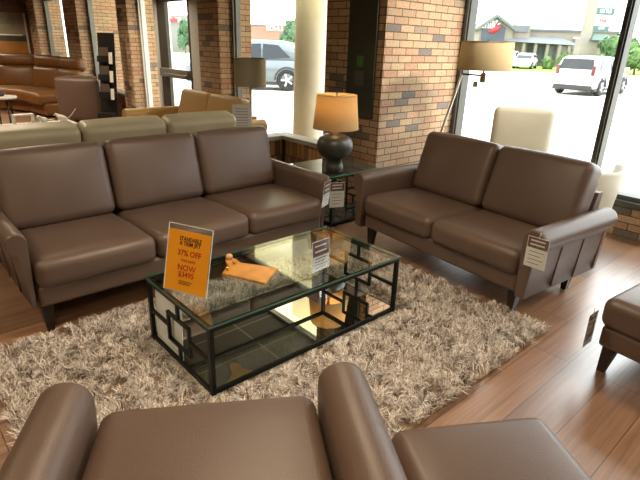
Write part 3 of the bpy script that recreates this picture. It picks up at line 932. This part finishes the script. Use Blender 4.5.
# console table with ornaments
def console():
    t = empty('console_table', (-0.3, 3.62, 0), 'long white console table behind the tan sofa', 'table')
    MB().box(-0.9, 0.92, -0.12, 0.16, 0.75, 0.785, 0.004).build('top', WHITE, t)
    for x in (-0.87, 0.88):
        for y in (-0.1, 0.13): MB().box(x - 0.015, x + 0.015, y - 0.015, y + 0.015, 0, 0.75).build('leg', WHITE, t)
console()
def bird(label, px, py, tail, rz, s=1.0):
    p = at_z(px, py, 0.785)
    p = Vector((p.x, max(3.56, min(3.70, p.y)), 0.785))
    t = empty('bird_figurine', p, label, 'figurine', rz)
    b = MB()
    prof = [(-0.050, 0.030, 0.004), (-0.042, 0.033, 0.020), (-0.025, 0.036, 0.031), (0.0, 0.040, 0.037), (0.022, 0.048, 0.034), (0.036, 0.062, 0.024), (0.044, 0.074, 0.020), (0.054, 0.078, 0.017), (0.064, 0.076, 0.009), (0.076, 0.072, 0.002)]
    b.loft([[Vector((x * s, r * math.cos(2*PI*k/14) * s, (z + r * math.sin(2*PI*k/14)) * s)) for k in range(14)] for x, z, r in prof])
    b.build('body', mat('white_ceramic', '#cfcac0', 0.3, noise=0.03), t)
    tl = MB()
    ends = (-0.13, 0.04 + tail)
    tl.loft([[Vector((x * s, w_ * sg * s, (z + h) * s)) for sg, h in ((-1, 0), (1, 0), (1, 0.008), (-1, 0.008))] for x, z, w_ in ((-0.035, 0.034, 0.014), ((ends[0] - 0.035) / 2, 0.03 + tail * 0.4, 0.014), (ends[0], 0.03 + tail, 0.008))])
    tl.build('tail', mat('white_ceramic', '#cfcac0', 0.3), t)
    MB().lathe([(0.001, 0), (0.022 * s, 0), (0.018 * s, 0.008 * s), (0.001, 0.01 * s)], 14).build('foot', mat('white_ceramic', '#cfcac0'), t)
bird('left white bird figurine with a short tail on the console', 44, 124, 0.0, R(200), 0.9)
bird('right white bird figurine with a raised pointed tail on the console', 63, 123, 0.10, R(150), 1.0)
def tray(label, x0, x1, h, y):
    t = empty('tray_stand', ((x0 + x1) / 2, y, 0.785), label, 'stand')
    hw = (x1 - x0) / 2
    MB().box(-hw, hw, -0.03, 0.05, h - 0.012, h).build('top', WHITE, t)
    for x in (-hw + 0.006, hw - 0.006):
        MB().box(x - 0.006, x + 0.006, -0.03, -0.018, 0, h - 0.012).build('leg', WHITE, t)
        MB().box(x - 0.006, x + 0.006, 0.038, 0.05, 0, h - 0.012).build('leg', WHITE, t)
tray('low white metal stand on the console left of the bird figurines', 0.09, 0.26, 0.10, 3.62)
tray('white metal stand at the left end of the console', -0.26, -0.02, 0.115, 3.64)

# sectional far behind
def sectional():
    t = empty('sectional_sofa', (1.3, 11.0, 0), 'orange-brown leather corner sofa with a taupe end unit, far left', 'sofa')
    # seat path: along x at the far wall then turning towards the viewer
    units = [(-2.0, 11.85, 0), (-1.15, 11.85, 0), (-0.3, 11.82, -2), (0.40, 11.5, -38), (0.72, 10.85, -66), (0.88, 10.1, -82)]
    for (x, y, a) in units:
        M0 = T((x, y - 11.0, 0)) @ RZ(R(a))
        MB().rounded(0.84, 0.85, 0.22, 0.07, M0 @ T((0, -0.1, 0.37)), (0, 0, 0.02)).build('seat_cushion', COGNAC, t)
        MB().rounded(0.84, 0.26, 0.50, 0.09, M0 @ T((0, 0.38, 0.66)) @ RX(R(-10)), (0, 0.03, 0)).build('back_cushion', COGNAC, t)
        MB().rounded(0.84, 0.24, 0.24, 0.08, M0 @ T((0, 0.47, 1.02)) @ RX(R(-6)), (0, 0.02, 0.01)).build('headrest', COGNAC, t)
        MB().rounded(0.85, 0.80, 0.24, 0.04, M0 @ T((0, 0.0, 0.16))).build('base', COGNAC, t)
    c = (at_d(62, 115, 10.9) + at_d(98, 116, 10.9)) / 2
    a = math.atan2(CR.y, CR.x)
    M0 = T((c.x - 1.3, c.y - 11.0, 0)) @ RZ(a)
    MB().rounded(0.84, 0.5, 0.78, 0.07, M0 @ T((0, 0.25, 0.45)), (0.02, 0.03, 0.02)).build('end_unit', TAUPE, t, label='taupe leather end unit')
    k = MB(); k.box(-0.05, 0.06, -0.015, 0.01, 0.56, 0.585, M=M0); k.build('control_buttons', ALUDARK, t)
sectional()
def round_table():
    p = at_d(1, 96, 7.0)
    t = empty('round_table', (p.x, p.y, 0), 'round pale table on thin black legs at the left edge', 'table')
    h = p.z
    MB().lathe([(0.001, h - 0.03), (0.15, h - 0.03), (0.16, h - 0.02), (0.16, h - 0.005), (0.155, h), (0.001, h)], 32).build('top', WHITE, t)
    for a in (0.4, 1.9, 3.5, 5.0):
        MB().tube([(0.11 * math.cos(a), 0.11 * math.sin(a), 0), (0.10 * math.cos(a), 0.10 * math.sin(a), h - 0.03)], 0.009, 8).build('leg', IRON, t)
    MB().lathe([(0.001, 0), (0.055, 0), (0.075, 0.02), (0.085, 0.05), (0.075, 0.052), (0.06, 0.02), (0.001, 0.012)], 24).build('bowl', mat('brown_stoneware', '#4a3a30', 0.4, noise=0.1), loc=(p.x - 0.03, p.y, h), label='dark brown bowl on the round table at the left edge', cat='bowl')
round_table()

def brochure_stand():
    pb_ = at_d(105.5, 118, 10.6)
    t = empty('brochure_stand', (2.62, 9.0, 0), 'tall black brochure stand with white leaflets in front of the far window', 'stand')
    BLK = mat('black_board', '#141414', 0.5, noise=0.1, nscale=20)
    c = at_d(110, 118, 10.2); t.location = (c.x, c.y, 0.0)
    a = math.atan2(CR.y, CR.x)
    z0 = 0.0
    zt = at_d(110, 33, 10.4).z
    M0 = RZ(a)
    def P(x, y, z): return M0 @ Vector((x + 0.10 * (z / zt), y, z))
    def slab(x0, x1, y0, y1, za, zb, nm, m, lab=None):
        k = MB(); k.loft([[P(x, y, z) for x, y in ((x0, y0), (x1, y0), (x1, y1), (x0, y1))] for z in (za, zb)], smooth=False)
        return k.build(nm, m, t, label=lab)
    slab(-0.15, 0.13, 0.0, 0.04, 0, zt, 'backboard', BLK)
    slab(-0.15, 0.13, -0.20, 0.0, 0, 0.28, 'base', BLK)
    for k, z in enumerate((0.55, 0.85, 1.16)):
        slab(-0.14, 0.12, -0.10, 0.0, z, z + 0.10, 'pocket', BLK)
        slab(-0.11, 0.03, -0.06, -0.02, z + 0.1, z + 0.24, 'leaflet', mat('brown_leaflet', '#5b4a40', 0.5, noise=0.3, nscale=40), 'dim brown leaflet')
        slab(0.075, 0.13, -0.12, -0.10, z - 0.03, z + 0.16, 'leaflet', PAPER, 'white leaflet')
brochure_stand()

def picture():
    a, b_ = at_v(-14, 10, 13.9), at_v(29, 54, 13.9)
    x0, x1, z0, z1 = a.x - 0.1, at_v(24, 12, 13.9).x, at_v(0, 53, 13.9).z, at_v(0, 12, 13.9).z
    t = empty('framed_picture', ((x0 + x1) / 2, 13.95, z0), 'large framed grey landscape picture on the far brick wall', 'picture')
    hw, h = (x1 - x0) / 2, z1 - z0
    k = MB()
    for q in ((-hw - 0.30, hw + 0.30, h, h + 0.22), (-hw - 0.30, -hw, 0, h), (hw, hw + 0.16, 0, h)): k.box(q[0], q[1], -0.06, 0.05, q[2], q[3])
    k.build('frame', mat('walnut_frame', '#5a3f28', 0.5, noise=0.15, nscale=15), t)
    MB().box(hw - 0.035, hw, -0.07, 0.0, 0, h).build('inner_edge', ALUWHITE, t)
    def band(za, zb, c, nm):
        MB().box(-hw, hw - 0.035, -0.02 if nm != 'white_rail' else -0.025, 0.05, h * za, h * zb).build('canvas', mat(nm, c, 0.6, noise=0.2, nscale=5), t)
    band(0.72, 1.0, '#7b7464', 'canvas_sky'); band(0.45, 0.72, '#8c8470', 'canvas_hill'); band(0.30, 0.45, '#3d3a35', 'canvas_road'); band(0.0, 0.30, '#9c6a30', 'canvas_field')
    MB().box(-hw * 0.5, hw * 0.75, -0.026, -0.02, h * 0.44, h * 0.475).build('white_rail', PAPER, t)
picture()

# ------------------------------------------------------------------ outdoors
GZ = -0.1
def ground():
    m = mat('pale_concrete', '#d6d1c5', 0.85, noise=0.06, nscale=0.8)
    MB().box(4.3, 160, -60, 140, GZ - 0.1, GZ).build('ground', m, kind='structure')
    MB().box(3.2, 4.3, 2.0, 15, GZ - 0.1, GZ).build('walkway', m, kind='structure')
ground()
SOFFIT = linen('translucent_canopy', '#f0e8cb', trans=0.65)  # unseen canopy, made translucent so its underside glows cream in the table mirror
MB().box(3.2, 5.4, 1.7, 15, 2.78, 2.80).build('canopy', SOFFIT, kind='structure')
COLM = mat('cream_column', '#ddd8c8', 0.75, noise=0.05, nscale=12)
cc = at_d(311, 60, 7.45)
c2 = at_d(158, 30, 10.6)
for nm, p in (('a', cc), ('b', c2)):
    MB().lathe([(0.27, GZ), (0.27, 0.0), (0.245, 0.03), (0.235, 1.3), (0.225, 2.75)], 36, T((p.x, p.y, 0))).build('round_column', COLM, kind=None, label='cream round column outside the window beside the table lamp' if nm == 'a' else 'cream round column outside, left of the glass door', cat='column')

GRASS = mat('lawn_grass', '#6d8a2c', 0.9, noise=0.2, nscale=2)
g = MB()
P = [at_z(380, 64, GZ), at_z(512, 71, GZ), at_z(640, 76, GZ), at_z(760, 82, GZ), at_z(760, 74, GZ), at_z(640, 68.5, GZ), at_z(512, 63.5, GZ), at_z(380, 57, GZ)]
g.loft([[Vector((p.x, p.y, GZ - 0.02)) for p in P], [Vector((p.x, p.y, GZ + 0.03)) for p in P]], smooth=False)
g.build('lawn_strip', GRASS, kind='structure')
g = MB()
P = [at_z(120, 50, GZ), at_z(160, 52, GZ), at_z(215, 54.5, GZ), at_z(215, 48, GZ), at_z(160, 45.5, GZ), at_z(120, 43.5, GZ)]
g.loft([[Vector((p.x, p.y, GZ - 0.02)) for p in P], [Vector((p.x, p.y, GZ + 0.03)) for p in P]], smooth=False)
g.build('lawn_verge', GRASS, kind='structure')

def leafy(name, label, cat, p, rx, rz_, m, trunk=None, n=900, leaf=0.22, group=None, seed=1, lobes=7):
    """p: base point; crown is a set of overlapping lobes covered with leaf quads"""
    rg = np.random.default_rng(seed)
    t = empty(name, p, label, cat, 0, group)
    zc = (trunk + rz_) if trunk else rz_ * 0.7
    cs = [(rg.uniform(-.55, .55) * rx, rg.uniform(-.55, .55) * rx, zc + rg.uniform(-.45, .5) * rz_, rg.uniform(.4, .62)) for _ in range(lobes)] + [(0, 0, zc, .75)]
    b = MB()
    for i in range(n):
        c = cs[rg.integers(len(cs))]
        v = Vector(rg.normal(0, 1, 3)).normalized()
        k = c[3] * rg.uniform(0.75, 1.05)
        q = Vector((c[0] + v.x * rx * k, c[1] + v.y * rx * k, max(0.03, c[2] + v.z * rz_ * k)))
        nrm = (v + Vector(rg.normal(0, .5, 3))).normalized()
        a = nrm.orthogonal().normalized(); bb = nrm.cross(a)
        th = rg.uniform(0, 2*PI); a, bb = a*math.cos(th) + bb*math.sin(th), bb*math.cos(th) - a*math.sin(th)
        s_ = leaf * rg.uniform(.6, 1.3)
        vs = [b.bm.verts.new(q + a*x*s_ + bb*y*s_*.6 + nrm * h * s_ * .15) for x, y, h in ((-1, 0, -1), (0, -1, 0), (1, 0, -1), (0, 1, 0))]
        b.bm.faces.new(vs)
    for c in cs:   # inner mass so that gaps show foliage, not sky
        bmesh.ops.create_icosphere(b.bm, subdivisions=2, radius=1.0, matrix=T((c[0], c[1], max(c[2], 0.3))) @ Matrix.Diagonal((rx*c[3]*.8, rx*c[3]*.8, rz_*c[3]*.8, 1)))
    b.build('foliage', m, t)
    if trunk:
        MB().tube([(0, 0, -0.05), (rx*.03, 0, trunk * .6), (0, rx*.04, trunk + rz_ * .6)], [rx*.07, rx*.055, rx*.03], 10).build('trunk', mat('bark', '#5a4a3a', .9, noise=.2), t)
    return t
HEDGE = mat('hedge_green', '#54703a', 0.8, noise=0.35, nscale=3)
TREE = mat('tree_green', '#486636', 0.8, noise=0.35, nscale=2)
DTREE = mat('dark_tree_green', '#4c6a4a', 0.8, noise=0.35, nscale=2)
def gp(px, D, z=GZ):
    q = at_d(px, 60, D); return Vector((q.x, q.y, z))
hs = [(547, 57, 'leftmost rounded bush in front of the restaurant by the parked cars'), (562, 56, 'rounded bush directly behind the roof of the white hatchback, left half'), (577, 55, 'rounded bush behind the white hatchback below the tall sign'), (592, 54, 'rounded bush behind the white hatchback, right of the tall sign')]
for k, (px, D, lab) in enumerate(hs):
    leafy('bush', lab, 'bush', gp(px, D), 0.72, 0.95 + 0.1 * (k % 2), HEDGE, None, 420, 0.13, 'bushes along the lawn strip', 20 + k)
leafy('tree', 'green tree behind the white hatchback, left of the window mullion', 'tree', gp(613, 56), 1.7, 1.5, TREE, 0.7, 900, 0.2, None, 31)
leafy('tree', 'low bushy tree right of the window mullion at the right edge', 'tree', gp(637, 52), 1.6, 1.3, HEDGE, 0.2, 800, 0.2, None, 32)
leafy('tree', 'dark green tree seen through the glass door', 'tree', gp(186, 66), 1.05, 1.7, DTREE, 0.5, 800, 0.22, None, 33)
leafy('tree', 'dark green tree at the right end of the far brick shop building', 'tree', gp(297, 52), 1.5, 1.5, DTREE, 0.8, 800, 0.25, None, 34)

# restaurant
def Bx(k, M, x0, x1, y0, y1, z0, z1): k.box(x0, x1, y0, y1, z0, z1, M=M)
def restaurant():
    o = gp(495, 66)
    t = empty('restaurant_building', o, 'stone restaurant with gabled tower, grey metal roofs and red pepper sign', 'building', math.atan2(CR.y, CR.x) - R(8))
    s = 66 / 505.0                                     # metres per pixel at that distance
    STONE = mat('pale_stone', '#857d71', 0.9, noise=0.08, nscale=1)
    ROOF = mat('grey_metal_roof', '#5c6366', 0.6, noise=0.06, nscale=1)
    DARKP = mat('dark_slate_panel', '#3c4654', 0.6, noise=0.06, nscale=2)
    GLZ = mat('dark_glazing', '#4c5357', 0.2, spec=0.8, noise=0.1, nscale=2)
    hgt = lambda py: (at_d(495, py, 66).z - GZ)
    w_ = lambda px: (px - 495) * s
    ze = hgt(27); zr = hgt(14)
    MB().box(w_(478), w_(507), 0, 5.5, 0, ze).build('tower', STONE, t)
    k = MB(); k.prism([(w_(474), ze - 0.25), (w_(491), zr), (w_(510), ze - 0.25), (w_(508), ze - 0.4), (w_(491), zr - 0.35), (w_(476), ze - 0.4)], -0.5, 8.0, 'y'); k.build('gable_roof', ROOF, t)
    k = MB(); k.prism([(w_(478), ze), (w_(491), zr - 0.3), (w_(507), ze)], 0.0, 5.4, 'y'); k.build('gable_wall', STONE, t)
    k = MB(); k.prism([(w_(480), hgt(44)), (w_(480), ze - 0.1), (w_(490.5), zr - 0.55), (w_(500), ze - 0.1), (w_(500), hgt(44))], -0.12, -0.01, 'y'); k.build('sign_panel', DARKP, t)
    MB().box(w_(508), w_(522), 0.5, 5, 0, hgt(24)).build('tower_side', STONE, t)
    MB().box(w_(505), w_(520), 0.3, 0.5, hgt(31), hgt(25)).build('clerestory', GLZ, t)
    MB().box(w_(515), w_(600), 2.0, 9, 0, hgt(29)).build('main_wall', STONE, t)
    MB().box(w_(513), w_(601), 1.8, 9.2, hgt(29), hgt(27)).build('parapet_cap', ROOF, t)
    k = MB(); k.loft([[Vector(v) for v in ((w_(500), -1.2, hgt(41)), (w_(562), -1.2, hgt(43)), (w_(562), 2.0, hgt(43)), (w_(500), 2.0, hgt(41)))],
                      [Vector(v) for v in ((w_(509), 1.4, hgt(35)), (w_(553), 1.4, hgt(36)), (w_(553), 2.0, hgt(36)), (w_(509), 2.0, hgt(35)))]], smooth=False)
    k.build('porch_roof', ROOF, t)
    for px in (505, 515, 525, 535, 545, 553): MB().box(w_(px), w_(px + 2.5), -1.0, -0.6, 0, hgt(42)).build('porch_column', STONE, t)
    MB().box(w_(503), w_(558), 1.9, 2.0, 0.4, hgt(44)).build('window', GLZ, t)
    for px in (563, 569, 575, 581):
        f_ = MB(); f_.box(w_(px), w_(px + 4), 1.85, 2.0, hgt(48), hgt(36)); f_ = f_.build('window', GLZ, t)
        MB().box(w_(px) - 0.05, w_(px + 4) + 0.05, 1.75, 1.86, hgt(36), hgt(34.5)).build('lintel', WHITE, f_)
    PEP = mat('sign_red', '#d8232a', 0.5, noise=0.04, nscale=5)
    k = MB(); zc = hgt(29.5)
    k.tube([(w_(485.5), -0.22, zc - 0.22), (w_(488), -0.24, zc - 0.24), (w_(490.5), -0.25, zc - 0.08), (w_(493), -0.24, zc + 0.2), (w_(495), -0.22, zc + 0.55)], [0.05, 0.2, 0.3, 0.28, 0.1], 12); k.build('pepper_emblem', PEP, t)
    k = MB(); k.tube([(w_(494.8), -0.22, zc + 0.5), (w_(496.5), -0.22, zc + 0.8)], 0.06, 8); k.build('pepper_stem', mat('sign_green', '#3f8a3c', 0.5), t)
    text('lettering', "chili's", 1.2, WHITE, t, frame((w_(486.8), -0.16, hgt(25.0)), (1, 0, 0), (0, 0, 1)), extrude=0.03, sx=0.85)
restaurant()

def pylon():
    o = gp(586, 58)
    t = empty('pylon_sign', o, 'tall stone pylon sign with stacked white and green shop panels', 'sign', math.atan2(CR.y, CR.x))
    s = 58 / 505.0
    STONE = mat('pylon_stone', '#8c857a', 0.9, noise=0.06, nscale=1)
    h = lambda py: at_d(586, py, 58).z - GZ
    MB().box(-8*s, 7*s, -0.2, 1.0, 0, h(38)).build('plinth', STONE, t)
    MB().box(-6*s, 0, -0.1, 0.7, h(40), h(-12)).build('pillar', STONE, t)
    GRN = mat('sign_dull_green', '#44605a', 0.5, noise=0.05); 
    for za, zb, m, wd, s_, tm in ((-12, 0.5, GRN, 17, '', WHITE), (1, 7, WHITE, 15, 'KING', GREYINK), (7, 15, GRN, 15, 'LITTLE', WHITE), (16, 24, WHITE, 14, 'Alter', mat('sign_red', '#d8232a')), (25, 31, GRN, 13.5, 'GYM', WHITE)):
        z1, z0 = h(za) - 0.04, h(zb) + 0.04
        p_ = MB(); p_.box(0.02, wd * s, -0.05, 0.4, z0, z1); p_ = p_.build('sign_panel', m, t)
        if s_: text('lettering', s_, (z1 - z0) * 0.75, tm, p_, frame((wd * s / 2, -0.07, (z0 + z1) / 2), (1, 0, 0), (0, 0, 1)), extrude=0.01, sx=0.8)
    k = MB(); k.loft([[Vector(v) for v in ((-0.2, -0.7, h(40)), (17*s, -0.7, h(40)), (17*s, 1.2, h(40)), (-0.2, 1.2, h(40)))], [Vector(v) for v in ((0.2, -0.1, h(34)), (13*s, -0.1, h(34)), (13*s, .6, h(34)), (0.2, .6, h(34)))]], smooth=False)
    k.build('skirt_roof', GRN, t)
pylon()
lp = gp(617, 62)
t = empty('light_pole', lp, 'thin grey light pole against the sky right of the tall sign', 'pole')
zt = at_d(622, 9, 62).z - GZ
MB().tube([(0, 0, 0), (0, 0, zt)], [0.1, 0.06], 10).build('pole', mat('galvanised', '#8f9290', .5, metal=.5), t)
MB().box(-0.5, 0.5, -0.1, 0.1, zt, zt + 0.12).build('head', mat('galvanised', '#8f9290'), t)

def strip_mall():
    o = gp(270, 62)
    t = empty('shop_building', o, 'long low brick shop building with white sign letters, behind the grey car', 'building', math.atan2(CR.y, CR.x))
    s = 62 / 505.0
    h = lambda py: at_d(270, py, 62).z - GZ
    MB().box(-4, 40*s, 0, 10, 0, h(26)).build('wall', mat('far_red_brick', '#8d6a58', .9, noise=.1, nscale=1), t)
    MB().box(-4.1, 40*s + .1, -.1, 10, h(26), h(25)).build('parapet_cap', mat('dark_cap', '#5b5048', .7), t)
    text('lettering', 'KOHLS', 0.62, WHITE, t, frame((4.5*s, -0.12, h(28.6)), (1, 0, 0), (0, 0, 1)), extrude=0.05)
strip_mall()
def red_sign_shop():
    o = gp(174, 75)
    t = empty('shop_building', o, 'pale shop with a red sign seen through the glass door', 'building', math.atan2(CR.y, CR.x))
    h = lambda py: at_d(174, py, 75).z - GZ
    MB().box(-3, 2.2, 0, 6, 0, h(15)).build('wall', mat('pale_stucco', '#7b7a75', .9, noise=.05), t)
    MB().box(-1.8, 1.4, -0.15, 0, h(22.5), h(17)).build('sign_board', mat('pale_sign_board', '#8f8783', .6), t)
    text('lettering', 'Bealls', 0.85, mat('sign_red', '#d8232a'), t, frame((-0.1, -0.2, h(20)), (1, 0, 0), (0, 0, 1)), extrude=0.03)
red_sign_shop()

# cars
def car(name, label, p, heading, paint, Lc, Wc, Hc, kind, detail=True):
    """p = ground point under the rear bumper centre; local +x runs forward"""
    t = empty(name, p, label, 'car', heading)
    TYRE = mat('tyre_rubber', '#1d1d1d', .8); RIM = mat('alloy', '#b9bcbc', .3, metal=.6); GL = mat('car_glass', '#1d2329', .12, spec=.4, noise=.05); BLK = mat('black_trim', '#2b2b2c', .6)
    zs = 0.34 * Hc / 1.5
    belt = 0.62 * Hc
    wr = 0.225 * Hc
    if kind == 'suv': nose, ws0, ws1, rf1, rr, rb = Lc, 0.76, 0.60, 0.98, 0.14, 0.02
    else: nose, ws0, ws1, rf1, rr, rb = Lc, 0.78, 0.66, 0.98, 0.055, 0.0
    # body stations along x: (x, z_low, z_top, half width)
    def ring(x, zl, zt_, hw, tuck=0.9):
        return [Vector((x, y, z)) for y, z in ((-hw*.86, zl), (-hw*.97, zl + .12), (-hw, (zl+zt_)/2 + .05), (-hw*.97, zt_ - .04), (-hw*tuck, zt_), (hw*tuck, zt_), (hw*.97, zt_ - .04), (hw, (zl+zt_)/2 + .05), (hw*.97, zl + .12), (hw*.86, zl))]
    hw = Wc / 2
    st = [(0.0, .32, belt - .18, hw*.86), (.05, .24, belt - .05, hw*.93), (.18, .22, belt, hw*.985), (.9, .22, belt + .01, hw), (Lc*.5, .22, belt, hw), (Lc*.74, .22, belt - .02, hw*.99), (Lc*.80, .22, belt - .05, hw*.98), (Lc*.93, .22, belt - .14, hw*.93), (Lc*.985, .24, belt - .26, hw*.84), (Lc, .3, belt - .36, hw*.76)]
    MB().loft([ring(*q) for q in st]).build('body', paint, t)
    zt_ = Hc
    def cring(x, zl, zh, w0, w1):
        return [Vector((x, y, z)) for y, z in ((-w0, zl), (-(w0*.35 + w1*.65), zl + (zh-zl)*.7), (-w1, zh - .04), (-w1*.8, zh), (w1*.8, zh), (w1, zh - .04), ((w0*.35 + w1*.65), zl + (zh-zl)*.7), (w0, zl))]
    b0 = belt - .03
    cs = [(.03 if kind != 'suv' else .10, b0, b0 + .06, hw*.90, hw*.86), (rr*Lc, b0, zt_ - .07, hw*.94, hw*.74), (rr*Lc + .35, b0, zt_ - .01, hw*.95, hw*.76), (Lc*.42, b0, zt_, hw*.95, hw*.77), (Lc*ws1 - .1, b0, zt_ - .04, hw*.95, hw*.76), (Lc*ws0, b0, b0 + .05, hw*.92, hw*.86)]
    MB().loft([cring(*q) for q in cs]).build('cabin', paint, t)
    # windows
    def pane(pts, nm='window', m=GL):
        k = MB(); c = sum((Vector(q) for q in pts), Vector()) / len(pts)
        pts = [Vector(q) for q in pts]
        nrm = (pts[1]-pts[0]).cross(pts[2]-pts[0]).normalized()
        if nrm.dot(c - Vector((Lc*.45, 0, belt))) < 0: nrm = -nrm
        k.loft([[q - nrm*.05 for q in pts], [q + nrm*.012 for q in pts]], smooth=False); return k.build(nm, m, t)
    zl, zh = belt + .02, Hc - .13
    for sg in (-1, 1):
        def W(x, f): 
            z = zl + (zh - zl) * f
            return (x, sg * hw * (.955 - .145 * f), z)
        xr = rr*Lc + (.34 if kind == 'suv' else .18)
        pane([W(xr - (.0 if kind != 'suv' else .22), .12), W(Lc*.38, .0), W(Lc*.38, 1), W(xr + .22, .93)])
        pane([W(Lc*.395, .0), W(Lc*.66, .0), W(Lc*.60, .9), W(Lc*.395, 1)])
    x1, x2 = cs[0][0], rr*Lc
    def rx(z): return x1 + (x2 - x1) * (z - belt - .03) / (Hc - .07 - belt - .03) - .012
    rw = [(rx(belt + .07), -hw*.78, belt + .07), (rx(belt + .07), hw*.78, belt + .07), (rx(Hc - .12), hw*.68, Hc - .12), (rx(Hc - .12), -hw*.68, Hc - .12)]
    pane(rw, 'rear_window')
    pane([(Lc*ws0 - .05, -hw*.8, belt + .06), (Lc*ws0 - .05, hw*.8, belt + .06), (Lc*ws1 - .02, hw*.68, Hc - .11), (Lc*ws1 - .02, -hw*.68, Hc - .11)], 'windscreen')
    # wheels
    for x in (Lc*.19, Lc*.80):
        for sg in (-1, 1):
            M0 = T((x, sg * (hw - .10), wr)) @ RX(-sg * PI / 2)
            wh = MB().lathe([(wr*.6, -.11), (wr*.93, -.11), (wr, -.07), (wr, .07), (wr*.93, .115), (wr*.66, .115), (wr*.62, .09), (wr*.6, -.11)], 28, M0, cap=False).build('wheel', TYRE, t)
            MB().lathe([(.001, .05), (wr*.62, .05), (wr*.64, .10), (wr*.57, .10), (wr*.54, .07), (.001, .075)], 28, M0, cap=False).build('hub', BLK, wh)
            sp = MB()
            for q in range(5):
                sp.bar(M0 @ Vector((0, 0, .09)), M0 @ Vector((wr*.58*math.cos(q*2*PI/5), wr*.58*math.sin(q*2*PI/5), .095)), wr*.17)
            sp.build('spoke', RIM, wh)
            ac = MB()
            arc = [(x + wr*1.13*math.cos(a), sg*(hw + .004), wr + wr*1.13*math.sin(a)) for a in [PI*k/12 for k in range(13)]]
            ac.tube(arc, .028, 8); ac.build('wheel_arch', BLK, t)
    # rear end
    k = MB(); k.box(-.03, .18, -hw*.88, hw*.88, .24, .42, .03); k.box(.1, Lc*.9, -hw*.97, hw*.97, .2, .30, .02); k.build('bumper_trim', BLK, t)
    RED = mat('tail_lamp_red', '#56191d', .2, spec=.8)
    for sg in (-1, 1):
        MB().box(.0, .14, sg*hw*.80 - .07, sg*hw*.80 + .07, belt - .16, belt + (.22 if kind == 'hatch' else .0), .02).build('tail_lamp', RED, t)
        MB().box(Lc - .2, Lc - .04, sg*hw*.7 - .14, sg*hw*.7 + .14, belt - .3, belt - .18, .02).build('headlamp', mat('lamp_lens', '#dfe3e4', .1), t)
        MB().box(Lc*.70, Lc*.74, sg*(hw + .1) - .08, sg*(hw + .1) + .08, belt + .02, belt + .16, .02).build('door_mirror', paint, t)
    MB().box(-.012, .06, -.26, .26, belt - .36, belt - .22, .004).build('number_plate', mat('plate_blue', '#8b98a8', .5, noise=.1, nscale=30), t)
    return t
WPAINT = mat('white_car_paint', '#dcdcda', .25, spec=.6, coat=.5)
SPAINT = mat('silver_car_paint', '#646c71', .3, metal=.25, coat=.5)
car('hatchback_car', 'white boxy hatchback parked on the bright lot, seen from behind', Vector((21.25, 7.5, GZ)), R(1), WPAINT, 4.15, 1.78, 1.55, 'hatch')
rw = at_z(287, 91, GZ); fdir = Vector((-0.78, 0.62, 0)).normalized()
side = Vector((-fdir.y, fdir.x, 0))
if side.dot(CF) < 0: side = -side
pp = Vector((rw.x, rw.y, GZ)) - fdir * (4.6 * .19) + side * 0.8
car('suv_car', 'silver-grey sport utility car parked outside the left window', pp, math.atan2(fdir.y, fdir.x), SPAINT, 4.6, 1.84, 1.74, 'suv')
car('estate_car', 'silver car parked in front of the restaurant, left one of two', gp(512, 60), math.atan2(-CR.y, -CR.x) + R(60), mat('pale_blue_paint', '#b4bcc0', .3, coat=.5), 4.6, 1.8, 1.6, 'suv')
car('sedan_car', 'dark-fronted car parked in front of the restaurant, right one of two', gp(529, 58), math.atan2(-CR.y, -CR.x) + R(60), mat('white_car_paint', '#dcdcda'), 4.4, 1.8, 1.45, 'suv')
car('parked_car', 'pale car seen low through the glass door', gp(168, 24), math.atan2(CF.y, CF.x) + R(100), mat('pale_blue_paint', '#b4bcc0'), 4.5, 1.8, 1.5, 'suv')
